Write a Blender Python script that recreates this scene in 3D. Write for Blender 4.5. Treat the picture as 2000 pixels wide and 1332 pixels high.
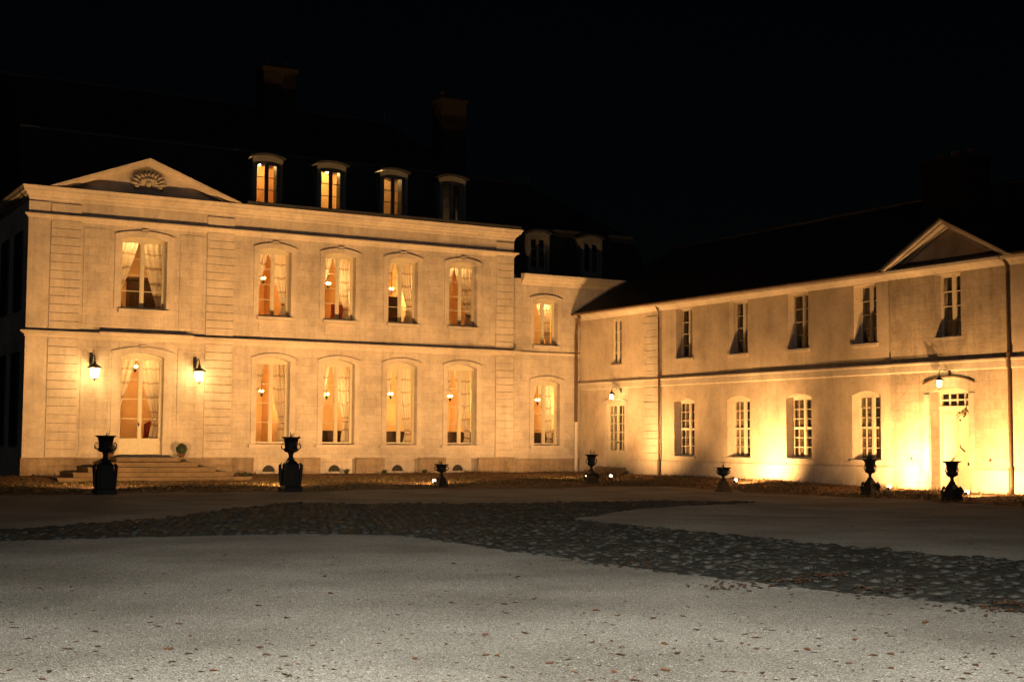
import bpy, math, random
import numpy as np
from mathutils import Matrix, Vector
R = math.radians
random.seed(7)
for o in list(bpy.data.objects): bpy.data.objects.remove(o)
SC = bpy.context.scene
COL = SC.collection

# ------------------------------------------------------------------ camera
F_PX, YAW, PITCH, ROLL, CAM_H = 2733.0, R(29.92), R(4.09), R(0.35), 1.4375
_f = Vector((math.sin(YAW)*math.cos(PITCH), math.cos(YAW)*math.cos(PITCH), math.sin(PITCH)))
_r0 = Vector((math.cos(YAW), -math.sin(YAW), 0)); _u0 = _r0.cross(_f)
_r = _r0*math.cos(ROLL) + _u0*math.sin(ROLL); _u = -_r0*math.sin(ROLL) + _u0*math.cos(ROLL)
cd = bpy.data.cameras.new('camera'); cam = bpy.data.objects.new('camera', cd); COL.objects.link(cam)
cd.sensor_width = 36; cd.lens = F_PX/2000*36; cd.clip_start = .1; cd.clip_end = 3000
cam.matrix_world = Matrix(((_r.x, _u.x, -_f.x, 0), (_r.y, _u.y, -_f.y, 0), (_r.z, _u.z, -_f.z, CAM_H), (0, 0, 0, 1)))
SC.camera = cam
CAM = Vector((0, 0, CAM_H))
def ray(x, y): return _r*((x-1000)/F_PX) - _u*((y-666)/F_PX) + _f
def gnd(x, y, z=0.0):
    d = ray(x, y); return CAM + d*((z-CAM_H)/d.z)

# ------------------------------------------------------------------ night sky, faint added fill light, exposure
W = bpy.data.worlds.new('World'); SC.world = W; W.use_nodes = True
wn = W.node_tree.nodes; wl = W.node_tree.links; wn.clear()
sky = wn.new('ShaderNodeTexSky'); sky.sky_type = 'NISHITA'; sky.sun_disc = False
sky.sun_elevation = R(18); sky.sun_rotation = R(200); sky.air_density = 1.0; sky.dust_density = 2.0
bgn = wn.new('ShaderNodeBackground'); bgn.inputs['Strength'].default_value = 0.00022
wo = wn.new('ShaderNodeOutputWorld')
wl.new(sky.outputs[0], bgn.inputs[0]); wl.new(bgn.outputs[0], wo.inputs[0])
ml = bpy.data.lights.new('fill_sun', 'SUN'); ml.energy = 0.08; ml.angle = R(.5); ml.color = (.8, .88, 1)  # added sun lamp lifting the shaded walls in place of the flash
mo = bpy.data.objects.new('fill_sun', ml); COL.objects.link(mo)
mo.rotation_euler = (R(62), 0, R(-22)); mo.location = (0, -20, 60)
# unseen white spot behind the camera, standing in for its flash on near gravel
yl = bpy.data.lights.new('flash_spot', 'SPOT'); yl.energy = 58000; yl.color = (1, .98, .89)
yl.spot_size = R(67); yl.spot_blend = 1.0; yl.shadow_soft_size = .12
yo = bpy.data.objects.new('flash_spot', yl); COL.objects.link(yo)
yo.location = (-2.8, -5.2, 4.2)
yo.rotation_euler = (Vector((.6, .55, 0)) - yo.location).to_track_quat('-Z', 'Y').to_euler()
SC.view_settings.view_transform = 'Standard'; SC.view_settings.look = 'None'
SC.view_settings.exposure = 0; SC.view_settings.gamma = 1
SC.cycles.use_denoising = True
SC.cycles.max_bounces = 6; SC.cycles.transparent_max_bounces = 12
SC.cycles.sample_clamp_indirect = 4.0
SC.cycles.use_light_tree = True

FLOOD = (1.0, 0.50, 0.165)      # tungsten floodlight colour
INDOOR = (1.0, 0.53, 0.16)

# ------------------------------------------------------------------ materials
def mat(name, col, rough=.8, var=0.0, vscale=3.0, col2=None, bump=0.0, bscale=40.0, metal=0.0, spec=.3, detail=6, sub=None):
    m = bpy.data.materials.new(name); m.use_nodes = True
    nt = m.node_tree; n = nt.nodes; l = nt.links
    p = n['Principled BSDF']; p.inputs['Roughness'].default_value = rough; p.inputs['Metallic'].default_value = metal
    p.inputs['Specular IOR Level'].default_value = spec
    p.inputs['Base Color'].default_value = (*col, 1)
    tc = n.new('ShaderNodeTexCoord')
    if var or col2:
        nz = n.new('ShaderNodeTexNoise'); nz.inputs['Scale'].default_value = vscale; nz.inputs['Detail'].default_value = detail
        nz.inputs['Roughness'].default_value = .62
        l.new(tc.outputs['Object'], nz.inputs['Vector'])
        cr = n.new('ShaderNodeValToRGB')
        a = col2 or tuple(c*(1-var) for c in col); b = col if col2 else tuple(min(1, c*(1+var)) for c in col)
        cr.color_ramp.elements[0].color = (*a, 1); cr.color_ramp.elements[0].position = .33
        cr.color_ramp.elements[1].color = (*b, 1); cr.color_ramp.elements[1].position = .67
        l.new(nz.outputs['Fac'], cr.inputs['Fac']); l.new(cr.outputs['Color'], p.inputs['Base Color'])
    if bump:
        nb = n.new('ShaderNodeTexNoise'); nb.inputs['Scale'].default_value = bscale; nb.inputs['Detail'].default_value = 5
        l.new(tc.outputs['Object'], nb.inputs['Vector'])
        bm = n.new('ShaderNodeBump'); bm.inputs['Strength'].default_value = bump; bm.inputs['Distance'].default_value = .02
        l.new(nb.outputs['Fac'], bm.inputs['Height']); l.new(bm.outputs['Normal'], p.inputs['Normal'])
    return m

def stone_mat(name, col, joints=True, stain=.5, rowh=.3, bw=.78):
    """limestone: large stains, fine grain, faint ashlar joints (colour and fine relief)"""
    m = bpy.data.materials.new(name); m.use_nodes = True
    nt = m.node_tree; n = nt.nodes; l = nt.links; p = n['Principled BSDF']
    p.inputs['Roughness'].default_value = .9; p.inputs['Specular IOR Level'].default_value = .15
    tc = n.new('ShaderNodeTexCoord'); geo = n.new('ShaderNodeNewGeometry')
    def noise(s, d, sc=(1, 1, 1), rough=.6):
        mp = n.new('ShaderNodeMapping'); mp.inputs['Scale'].default_value = sc
        l.new(geo.outputs['Position'], mp.inputs['Vector'])
        z = n.new('ShaderNodeTexNoise'); z.inputs['Scale'].default_value = s; z.inputs['Detail'].default_value = d
        z.inputs['Roughness'].default_value = rough; l.new(mp.outputs[0], z.inputs['Vector']); return z
    def ramp(src, p0, c0, p1, c1):
        c = n.new('ShaderNodeValToRGB'); c.color_ramp.elements[0].position = p0; c.color_ramp.elements[1].position = p1
        c.color_ramp.elements[0].color = (*c0, 1); c.color_ramp.elements[1].color = (*c1, 1)
        l.new(src, c.inputs['Fac']); return c
    def mixc(mode, fac, a, b):
        x = n.new('ShaderNodeMix'); x.data_type = 'RGBA'; x.blend_type = mode
        if isinstance(fac, float): x.inputs[0].default_value = fac
        else: l.new(fac, x.inputs[0])
        l.new(a, x.inputs[6])
        if isinstance(b, tuple): x.inputs[7].default_value = (*b, 1)
        else: l.new(b, x.inputs[7])
        return x.outputs[2]
    big = ramp(noise(.7, 8, (1, 1, 1), .66).outputs['Fac'], .3, tuple(c*.66 for c in col), .66, tuple(min(1, c*1.1) for c in col))
    dark = ramp(noise(1.3, 9, (1, 1, .45), .7).outputs['Fac'], .52, (0, 0, 0), .74, (1, 1, 1))
    c = mixc('MULTIPLY', .0, big.outputs[0], (1, 1, 1))
    dm = n.new('ShaderNodeMath'); dm.operation = 'MULTIPLY'; dm.inputs[1].default_value = stain
    l.new(dark.outputs[0], dm.inputs[0])
    c = mixc('MIX', dm.outputs[0], c, (col[0]*.52, col[1]*.50, col[2]*.49))
    stk = ramp(noise(1.0, 6, (5.5, 5.5, .32), .7).outputs['Fac'], .5, (1, 1, 1), .72, (1-.34*stain,)*3)
    c = mixc('MULTIPLY', 1.0, c, stk.outputs[0])
    spot = ramp(noise(6.5, 5, (1, 1, 1.6), .75).outputs['Fac'], .36, (1-.5*stain,)*3, .52, (1, 1, 1))
    c = mixc('MULTIPLY', .45, c, spot.outputs[0])
    fine = ramp(noise(22, 4).outputs['Fac'], .3, (.86, .86, .86), .7, (1, 1, 1))
    c = mixc('MULTIPLY', 1.0, c, fine.outputs[0])
    hgt = noise(9, 8, (1, 1, 1), .7).outputs['Fac']
    if joints:
        sp = n.new('ShaderNodeSeparateXYZ'); l.new(tc.outputs['Object'], sp.inputs[0])
        cb = n.new('ShaderNodeCombineXYZ'); l.new(sp.outputs[0], cb.inputs[0]); l.new(sp.outputs[2], cb.inputs[1])
        br = n.new('ShaderNodeTexBrick'); l.new(cb.outputs[0], br.inputs['Vector'])
        br.inputs['Scale'].default_value = 1; br.inputs['Brick Width'].default_value = bw; br.inputs['Row Height'].default_value = rowh
        br.inputs['Mortar Size'].default_value = .009; br.inputs['Mortar Smooth'].default_value = .3; br.inputs['Bias'].default_value = 0
        br.inputs['Color1'].default_value = (.78, .78, .78, 1); br.inputs['Color2'].default_value = (1.0, 1.0, 1.0, 1); br.inputs['Mortar'].default_value = (.55, .55, .55, 1)
        bw_ = n.new('ShaderNodeRGBToBW'); l.new(br.outputs['Color'], bw_.inputs[0])
        c = mixc('MULTIPLY', .55, c, bw_.outputs[0])
    l.new(c, p.inputs['Base Color'])
    bm = n.new('ShaderNodeBump'); bm.inputs['Strength'].default_value = .3; bm.inputs['Distance'].default_value = .02
    l.new(hgt, bm.inputs['Height']); l.new(bm.outputs[0], p.inputs['Normal'])
    return m

def emis(name, col, s):
    m = bpy.data.materials.new(name); m.use_nodes = True; nt = m.node_tree; nt.nodes.clear()
    e = nt.nodes.new('ShaderNodeEmission'); e.inputs[0].default_value = (*col, 1); e.inputs[1].default_value = s
    o = nt.nodes.new('ShaderNodeOutputMaterial'); nt.links.new(e.outputs[0], o.inputs[0]); return m

def glass_mat(name, tint=(.95, .95, .93), refl=1.0, rough=.02):
    m = bpy.data.materials.new(name); m.use_nodes = True; nt = m.node_tree; nt.nodes.clear(); n = nt.nodes
    t = n.new('ShaderNodeBsdfTransparent'); t.inputs[0].default_value = (*tint, 1)
    g = n.new('ShaderNodeBsdfGlossy'); g.inputs['Roughness'].default_value = rough
    fr = n.new('ShaderNodeLayerWeight'); pw = n.new('ShaderNodeMath'); pw.operation = 'POWER'; pw.inputs[1].default_value = 5
    nt.links.new(fr.outputs['Facing'], pw.inputs[0])
    mu = n.new('ShaderNodeMath'); mu.operation = 'MULTIPLY_ADD'; mu.inputs[1].default_value = .9*refl; mu.inputs[2].default_value = .035*refl
    mx = n.new('ShaderNodeMixShader'); o = n.new('ShaderNodeOutputMaterial')
    nt.links.new(pw.outputs[0], mu.inputs[0]); nt.links.new(mu.outputs[0], mx.inputs[0])
    nt.links.new(t.outputs[0], mx.inputs[1]); nt.links.new(g.outputs[0], mx.inputs[2]); nt.links.new(mx.outputs[0], o.inputs[0])
    return m

def cloth_mat(name, col, trans=.35):
    m = bpy.data.materials.new(name); m.use_nodes = True; nt = m.node_tree; n = nt.nodes; p = n['Principled BSDF']
    p.inputs['Roughness'].default_value = .95; p.inputs['Specular IOR Level'].default_value = .1
    tc = n.new('ShaderNodeTexCoord')
    wv = n.new('ShaderNodeTexWave'); wv.wave_type = 'BANDS'; wv.bands_direction = 'Z'; wv.inputs['Scale'].default_value = .62
    wv.inputs['Distortion'].default_value = 1.6; wv.inputs['Detail'].default_value = 2; wv.inputs['Detail Scale'].default_value = 4
    cr = n.new('ShaderNodeValToRGB'); cr.color_ramp.elements[0].position = .03; cr.color_ramp.elements[1].position = .1
    cr.color_ramp.elements[0].color = (col[0]*.66, col[1]*.6, col[2]*.56, 1); cr.color_ramp.elements[1].color = (*col, 1)
    nt.links.new(tc.outputs['Object'], wv.inputs[0]); nt.links.new(wv.outputs['Fac'], cr.inputs[0])
    nt.links.new(cr.outputs[0], p.inputs['Base Color'])
    t = n.new('ShaderNodeBsdfTranslucent'); nt.links.new(cr.outputs[0], t.inputs[0])
    mx = n.new('ShaderNodeMixShader'); mx.inputs[0].default_value = trans
    nt.links.new(p.outputs[0], mx.inputs[1]); nt.links.new(t.outputs[0], mx.inputs[2])
    nt.links.new(mx.outputs[0], n['Material Output'].inputs[0]); return m

LIME = (.59, .52, .43)
m_wallA = stone_mat('limestone_ashlar', LIME, True, .5)
m_block = stone_mat('limestone_block', (.59, .52, .43), False, .45)
m_trim = stone_mat('limestone_trim', (.59, .52, .43), False, .42)
m_plinth = stone_mat('rubble_plinth', (.36, .28, .195), True, 1.0, .24, .45)
m_plaster = stone_mat('lime_plaster', (.57, .48, .375), False, .42)
m_wingstone = stone_mat('wing_ashlar', (.54, .455, .355), True, .75, .27, .62)
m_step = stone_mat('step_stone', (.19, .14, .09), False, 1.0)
m_carve = stone_mat('carved_stone', (.40, .35, .28), False, .9)
m_slate = mat('slate', (.018, .019, .022), .75, .35, 6, spec=.12)
m_lead = mat('roof_lead', (.034, .036, .038), .5, .2, 5)
m_brick = mat('chimney_brick', (.02, .017, .014), .95, .35, 14, spec=.03)
m_pot = mat('terracotta', (.10, .045, .028), .8, .2, 10)
m_paint = mat('cream_paint', (.52, .48, .36), .5, .08, 8)
m_paintb = mat('white_paint', (.56, .51, .41), .5, .08, 8)
m_greypaint = mat('grey_paint', (.11, .11, .10), .55, .15, 8)
m_darkgreen = mat('dark_green_paint', (.008, .013, .012), .6, .3, 9)
m_glass = glass_mat('window_glass')
def frosted(name):
    m = bpy.data.materials.new(name); m.use_nodes = True; nt = m.node_tree; nt.nodes.clear(); n = nt.nodes
    t = n.new('ShaderNodeBsdfTransparent'); g = n.new('ShaderNodeBsdfTranslucent'); g.inputs[0].default_value = (.95, .9, .75, 1)
    mx = n.new('ShaderNodeMixShader'); mx.inputs[0].default_value = .35; o = n.new('ShaderNodeOutputMaterial')
    nt.links.new(t.outputs[0], mx.inputs[1]); nt.links.new(g.outputs[0], mx.inputs[2]); nt.links.new(mx.outputs[0], o.inputs[0]); return m
m_lglass = frosted('frosted_lantern_glass')
m_iron = mat('cast_iron', (.014, .013, .011), .5, .5, 25, bump=.5, bscale=45, spec=.3)
m_irong = mat('painted_iron', (.03, .032, .03), .5, .4, 18, bump=.3, bscale=60)
m_pipe = mat('brown_pipe', (.10, .06, .035), .5, .3, 12)
m_pipew = mat('cream_pipe', (.62, .56, .46), .5, .1, 12)
m_bulb = emis('lamp_bulb', (1, .66, .25), 850)
m_cbulb = emis('candle_bulb', (1, .62, .23), 6200)
m_abulb = emis('attic_bulb', (1, .60, .20), 850)
m_lens = emis('flood_lens', (1, .80, .50), 9)
m_curtain = cloth_mat('swag_curtain', (.70, .60, .47), .3)
m_net = cloth_mat('net_curtain', (.26, .19, .12), .3)
m_darkroom = mat('unlit_room', (.05, .045, .04), .9)
m_wood = mat('dark_wood', (.06, .032, .016), .45, .3, 9)
m_redcloth = mat('red_upholstery', (.20, .035, .015), .8, .2, 12)
m_leafb = mat('brown_leaf', (.095, .042, .018), .85, .45, 9, spec=.15)
m_leafd = mat('dark_leaf', (.055, .028, .014), .85, .45, 9, spec=.15)
m_leaf_r = mat('russet_leaf', (.10, .04, .018), .85, .4, 9, spec=.15)
m_green = mat('box_leaf', (.035, .055, .02), .7, .5, 30)
m_twig = mat('twig', (.05, .035, .02), .8)
m_grass = mat('verge_grass', (.10, .075, .03), .8, .5, 2)
m_bark = m_twig
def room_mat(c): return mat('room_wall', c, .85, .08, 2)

# ------------------------------------------------------------------ mesh helper
class MB:
    def __init__(s): s.v = []; s.f = []; s.sm = []
    def add(s, v, f, smooth=False):
        b = len(s.v); s.v += [tuple(q) for q in v]; s.f += [tuple(b+i for i in q) for q in f]; s.sm += [smooth]*len(f); return s
    def box(s, x0, x1, y0, y1, z0, z1):
        return s.add([(x0,y0,z0),(x1,y0,z0),(x1,y1,z0),(x0,y1,z0),(x0,y0,z1),(x1,y0,z1),(x1,y1,z1),(x0,y1,z1)],
                     [(0,3,2,1),(4,5,6,7),(0,1,5,4),(1,2,6,5),(2,3,7,6),(3,0,4,7)])
    def frus(s, w0, d0, z0, w1, d1, z1, cx=0, cy=0):
        v = [(cx+a*w/2, cy+b*d/2, z) for w, d, z in ((w0,d0,z0),(w1,d1,z1)) for a, b in ((-1,-1),(1,-1),(1,1),(-1,1))]
        return s.add(v, [(0,3,2,1),(4,5,6,7),(0,1,5,4),(1,2,6,5),(2,3,7,6),(3,0,4,7)])
    def lathe(s, prof, n=20, c=(0,0,0), caps=True, smooth=True):
        v = []; k = len(prof)
        for r, z in prof:
            v += [(c[0]+r*math.cos(2*math.pi*i/n), c[1]+r*math.sin(2*math.pi*i/n), c[2]+z) for i in range(n)]
        f = [(j*n+i, j*n+(i+1)%n, (j+1)*n+(i+1)%n, (j+1)*n+i) for j in range(k-1) for i in range(n)]
        s.add(v, f, smooth)
        if caps: s.add(v[:n], [tuple(range(n-1, -1, -1))]); s.add(v[-n:], [tuple(range(n))])
        return s
    def tube(s, pts, r, n=8, smooth=True):
        pts = [Vector(p) for p in pts]; rr = r if isinstance(r, (list, tuple)) else [r]*len(pts); v = []
        for i, p in enumerate(pts):
            t = (pts[min(i+1, len(pts)-1)] - pts[max(i-1, 0)]).normalized()
            a = t.orthogonal().normalized() if abs(t.z) > .99 else t.cross(Vector((0,0,1))).normalized(); b = t.cross(a)
            v += [tuple(p + (a*math.cos(2*math.pi*k/n) + b*math.sin(2*math.pi*k/n))*rr[i]) for k in range(n)]
        f = [(j*n+k, j*n+(k+1)%n, (j+1)*n+(k+1)%n, (j+1)*n+k) for j in range(len(pts)-1) for k in range(n)]
        s.add(v, f, smooth); s.add(v[:n], [tuple(range(n-1,-1,-1))]); s.add(v[-n:], [tuple(range(n))]); return s
    def prism(s, poly, y0, y1):
        """polygon of (x, z) extruded from y0 to y1"""
        n = len(poly); v = [(x, y0, z) for x, z in poly] + [(x, y1, z) for x, z in poly]
        return s.add(v, [tuple(range(n)), tuple(range(2*n-1, n-1, -1))] + [(i, i+n, (i+1)%n+n, (i+1)%n) for i in range(n)])
    def ball(s, c, r, n=1, jit=0):
        import bmesh
        bm = bmesh.new(); bmesh.ops.create_icosphere(bm, subdivisions=n, radius=r)
        vs = []
        for q in bm.verts:
            k = 1+random.uniform(-jit, jit); vs.append((c[0]+q.co.x*k, c[1]+q.co.y*k, c[2]+q.co.z*k))
        bm.verts.index_update(); fs = [tuple(w.index for w in q.verts) for q in bm.faces]; bm.free()
        return s.add(vs, fs, True)
    def data(s, name):
        me = bpy.data.meshes.new(name); me.from_pydata(s.v, [], s.f); me.polygons.foreach_set('use_smooth', s.sm); me.update(); return me

def link(name, me, material=None, parent=None, loc=(0,0,0), rz=0):
    o = bpy.data.objects.new(name, me); COL.objects.link(o)
    if material is not None and me is not None and not me.materials: me.materials.append(material)
    o.parent = parent; o.location = loc; o.rotation_euler = (0, 0, rz); return o
def obj(name, mb, material, parent=None, loc=(0,0,0), rz=0): return link(name, mb.data(name), material, parent, loc, rz)
def tag(o, label=None, cat=None, group=None, kind=None):
    if label: o['label'] = label
    if cat: o['category'] = cat
    if group: o['group'] = group
    if kind: o['kind'] = kind
    return o
def thing(name, label, cat, loc, rz=0, group=None): return tag(link(name, None, None, None, loc, rz), label, cat, group)
def copy_tree(o, parent=None):
    c = o.copy(); COL.objects.link(c); c.parent = parent
    for ch in list(o.children): copy_tree(ch, c)
    return c

# ------------------------------------------------------------------ facade helpers (x right, y into the wall, z up)
def arch_pts(l, r, z, rise, n=8):
    """points of a segmental arch from (l,z) up and over to (r,z)"""
    if rise <= 0: return [(l, z), (r, z)]
    w = (r-l)/2; rad = (w*w+rise*rise)/(2*rise); cz = z+rise-rad; cx = (l+r)/2
    return [(l+(r-l)*i/n, cz+math.sqrt(max(0, rad*rad-(l+(r-l)*i/n-cx)**2))) for i in range(n+1)]
def wall(x0, x1, z0, z1, holes, depth=.3, y=0.0):
    """front sheet with openings and their reveals; holes = (l, r, bottom, spring, rise)"""
    m = MB(); xs = {x0, x1}
    hp = []
    for (l, r, b, t, ri) in holes:
        a = arch_pts(l, r, t, ri); hp.append((l, r, b, a)); xs |= {p[0] for p in a}
    xs = sorted(xs)
    def top(a, x):
        for (xa, za), (xb, zb) in zip(a, a[1:]):
            if xa-1e-6 <= x <= xb+1e-6: return za+(zb-za)*(x-xa)/max(1e-9, xb-xa)
    for xa, xb in zip(xs, xs[1:]):
        if xb-xa < 1e-6: continue
        mid = (xa+xb)/2; cur = (z0, z0)
        for (l, r, b, a) in sorted([h for h in hp if h[0] < mid < h[1]], key=lambda h: h[2]):
            m.add([(xa,y,cur[0]),(xb,y,cur[1]),(xb,y,b),(xa,y,b)], [(0,1,2,3)]); cur = (top(a, xa), top(a, xb))
        m.add([(xa,y,cur[0]),(xb,y,cur[1]),(xb,y,z1),(xa,y,z1)], [(0,1,2,3)])
    for (l, r, b, a) in hp:
        ring = [(l, b)] + a + [(r, b)]
        for (xa, za), (xb, zb) in zip(ring, ring[1:]+ring[:1]):
            m.add([(xa,y,za),(xb,y,zb),(xb,y+depth,zb),(xa,y+depth,za)], [(0,1,2,3)])
    return m
def profile_run(x0, x1, prof, ends=True):
    """moulding: profile of (out, z) swept from x0 to x1, mitred a little at the ends"""
    m = MB(); n = len(prof)
    v = [(x0-o*(1 if ends else 0), -o, z) for o, z in prof] + [(x1+o*(1 if ends else 0), -o, z) for o, z in prof]
    m.add(v, [(i, i+1, i+1+n, i+n) for i in range(n-1)] + [tuple(range(n-1,-1,-1)), tuple(range(n, 2*n))]); return m

PANES = {}
def pane_mesh(w, h):
    k = (round(w, 3), round(h, 3))
    if k not in PANES:
        me = MB().box(-w/2, w/2, -.003, .003, -h/2, h/2).data('pane'); me.materials.append(m_glass); PANES[k] = me
    return PANES[k]
WIN = {}
def window(par, cx, z0, w, h, rise, cols, rows, material, y=.2, transom=None, fw=.055, name='window', panel=0.0, bar=.024):
    """two-leaf casement: frame, meeting stile and glazing bars in the window mesh, each pane a child.
    cols = pane columns in each leaf, rows = pane rows, transom = index of the row above which a heavy rail runs"""
    key = (w, h, rise, cols, rows, material.name, transom, panel)
    spec = []
    m = MB(); ms = .075
    a = arch_pts(-w/2, w/2, h, rise)
    m.prism([(-w/2, h-fw)] + a + [(w/2, h-fw)] if rise > 0 else [(-w/2,h-fw),(-w/2,h),(w/2,h),(w/2,h-fw)], -.03, .04)
    m.box(-w/2, -w/2+fw, -.03, .04, 0, h-fw); m.box(w/2-fw, w/2, -.03, .04, 0, h-fw)
    m.box(-ms/2, ms/2, -.045, .035, 0, h-fw-.001)
    zb = fw+.02+panel
    for s in (-1, 1):
        xa, xb = sorted((s*ms/2, s*(w/2-fw)))
        m.box(xa, xb, -.028, .03, 0, zb)
        lw = .035; xa += lw; xb -= lw
        m.box(xa-lw, xa, -.025, .03, zb, h-fw); m.box(xb, xb+lw, -.025, .03, zb, h-fw)
        cw = (xb-xa)/cols; zt = h-fw-.03
        m.box(xa, xb, -.025, .03, zt, h-fw)
        zs = [zb+(zt-zb)*i/rows for i in range(rows+1)]
        for i in range(1, rows):
            hb = .035 if transom == i else bar/2
            m.box(xa, xb, -.02, .02, zs[i]-hb, zs[i]+hb)
        for j in range(1, cols):
            for i in range(rows): m.box(xa+cw*j-bar/2, xa+cw*j+bar/2, -.02, .02, zs[i]+.0185, zs[i+1]-.0185)
        for i in range(rows):
            for j in range(cols):
                spec.append((xa+cw*(j+.5), (zs[i]+zs[i+1])/2, cw-.006, zs[i+1]-zs[i]-.006))
    if key not in WIN:
        me = m.data(name); me.materials.append(material); WIN[key] = me
    o = link(name, WIN[key], None, par, (cx, y, z0))
    for (px, pz, pw, ph) in spec: link('pane', pane_mesh(pw, ph), None, o, (px, .005, pz))
    return o
def surround(par, w, h, rise, band, out=.035, sill=True, bottom=0.0, keystone=False, mat_=None):
    """raised moulding round an opening, origin at the opening's bottom centre on the wall face"""
    a = arch_pts(-w/2, w/2, h, rise); b = arch_pts(-w/2-band, w/2+band, h+band*.55, rise*1.1)
    m = MB()
    for (p, q, p2, q2) in zip(a, a[1:], b, b[1:]): m.prism([p, q, q2, p2], -out, .004)
    m.prism([(-w/2-band, -bottom), (-w/2, -bottom), a[0], b[0]], -out, .004); m.prism([(w/2, -bottom), (w/2+band, -bottom), b[-1], a[-1]], -out, .004)
    m.prism([(b[0][0]-.02, b[0][1]-.01)] + [(x*1.02, z+.028) for x, z in b] + [(b[-1][0]+.02, b[-1][1]-.01)] + [(x, z+.002) for x, z in reversed(b)], -out-.03, .003)
    if keystone: m.prism([(-.09, a[4][1]-.02), (.09, a[4][1]-.02), (.12, b[4][1]+.09), (-.12, b[4][1]+.09)], -out-.03, .003)
    return m
SURR = {}
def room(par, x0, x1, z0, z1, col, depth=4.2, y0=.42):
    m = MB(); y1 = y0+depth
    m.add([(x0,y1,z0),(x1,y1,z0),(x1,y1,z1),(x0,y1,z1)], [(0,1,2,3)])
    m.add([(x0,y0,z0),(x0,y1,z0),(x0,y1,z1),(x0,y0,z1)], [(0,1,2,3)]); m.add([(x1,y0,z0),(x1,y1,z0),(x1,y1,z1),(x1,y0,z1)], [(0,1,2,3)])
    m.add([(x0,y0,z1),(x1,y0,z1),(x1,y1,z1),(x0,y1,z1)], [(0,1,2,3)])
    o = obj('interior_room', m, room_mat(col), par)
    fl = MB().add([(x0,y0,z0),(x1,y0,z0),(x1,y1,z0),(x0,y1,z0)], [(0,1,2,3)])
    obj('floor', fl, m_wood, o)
    return o

YA, XB = 49.22, 31.625

# ------------------------------------------------------------------ main house (x = world X, y = into the wall)
house = thing('main_house', 'cream stone main house of two storeys with dormers and a carved pediment', 'building', (0, YA, 0))
BAYS = [18.15, 20.76, 23.40, 26.05]
GH = (1.27, 4.31, .16); UH = (5.97, 8.42, .15)
DOOR = (12.52, 14.06, .88, 4.30, .16); BIG = (12.47, 14.08, 5.99, 8.46, .14)
holes = [DOOR, BIG]
for c in BAYS:
    holes += [(c-.65, c+.65, *GH), (c-.63, c+.63, *UH), (c-.72, c+.72, .06, .74, 0)]
obj('wall', wall(9.3, 28.4, 0, 9.7, holes, .42), m_wallA, house)
obj('side_wall', MB().box(9.3, 9.42, .003, 10, 0, 9.7), m_wallA, house); obj('side_wall', MB().box(28.28, 28.4, .003, 10, 0, 9.7), m_wallA, house)
for za, zb in ((1.2, 4.4), (5.9, 8.6)):
    for ya in (.9, 1.55, 3.4, 4.05): obj('shutter', MB().box(9.24, 9.299, ya, ya+.62, za, zb).box(9.225, 9.24, ya+.06, ya+.56, za+.1, za+1.2).box(9.225, 9.24, ya+.06, ya+.56, za+1.35, zb-.1), m_darkgreen, house)
# plinth between the cellar niches and beside the steps
px = [9.24] + sum([[c-.72, c+.72] for c in BAYS], []) + [28.46]
for i in range(0, len(px), 2): obj('plinth', MB().box(px[i], px[i+1], -.07, .0, 0, .735).box(px[i]+.002, px[i+1]-.002, -.09, 0, .738, .78), m_plinth, house)
for c in BAYS:
    m = MB(); w, h = .25, .25
    arc = [(c+w*math.cos(t), .25+h*math.sin(t)) for t in [math.pi*i/12 for i in range(13)]]
    zb, zt = .06, .74
    # panel round the lunette
    m.add([(c-.72,.3,zb),(c-w,.3,zb),(c-w,.3,.25),(c-.72,.3,.25)], [(0,1,2,3)]); m.add([(c+w,.3,zb),(c+.72,.3,zb),(c+.72,.3,.25),(c+w,.3,.25)], [(0,1,2,3)])
    m.add([(c-w,.3,zb),(c+w,.3,zb),(c+w,.3,.25),(c-w,.3,.25)], [(0,1,2,3)])
    top = [(c+.72 - 1.44*i/12, zt) for i in range(13)]
    top[0] = (c+.72, zt)
    for i in range(12): m.add([(arc[i][0],.3,arc[i][1]),(top[i][0],.3,top[i][1]),(top[i+1][0],.3,top[i+1][1]),(arc[i+1][0],.3,arc[i+1][1])], [(0,1,2,3)])
    m.add([(c+w,.3,.25),(c+.72,.3,.25),(c+.72,.3,zt)], [(0,1,2)]); m.add([(c-.72,.3,.25),(c-w,.3,.25),(c-.72,.3,zt)], [(0,1,2)])
    for i in range(12): m.add([(arc[i][0],.3,arc[i][1]),(arc[i+1][0],.3,arc[i+1][1]),(arc[i+1][0],.4,arc[i+1][1]),(arc[i][0],.4,arc[i][1])], [(0,1,2,3)])
    cw = obj('cellar_window', m, m_wallA, house)
    g = MB().add([(x, .41, z) for x, z in arc], [tuple(range(13))]); obj('opening', g, m_darkroom, cw)
    g = MB()
    for k in (-.15, 0, .15): g.box(c+k-.012, c+k+.012, .34, .36, .25, .25+h*math.sqrt(max(.05, 1-(k/w)**2)))
    g.box(c-.24, c+.24, .345, .355, .33, .345); obj('grille', g, m_iron, cw)
obj('string_course', profile_run(9.3, 28.4, [(0,4.86),(.04,4.88),(.06,4.96),(.18,5.02),(.22,5.04),(.22,5.09),(0,5.13)]), m_trim, house)
obj('balcony_ledge', profile_run(12.0, 14.75, [(0,4.985),(.23,4.99),(.3,5.07),(.3,5.125),(0,5.17)]), m_trim, house)
obj('architrave', profile_run(9.3, 28.4, [(0,8.90),(.03,8.93),(.06,9.0),(.14,9.03),(.16,9.06),(.16,9.10),(0,9.125)]), m_trim, house)
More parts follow.
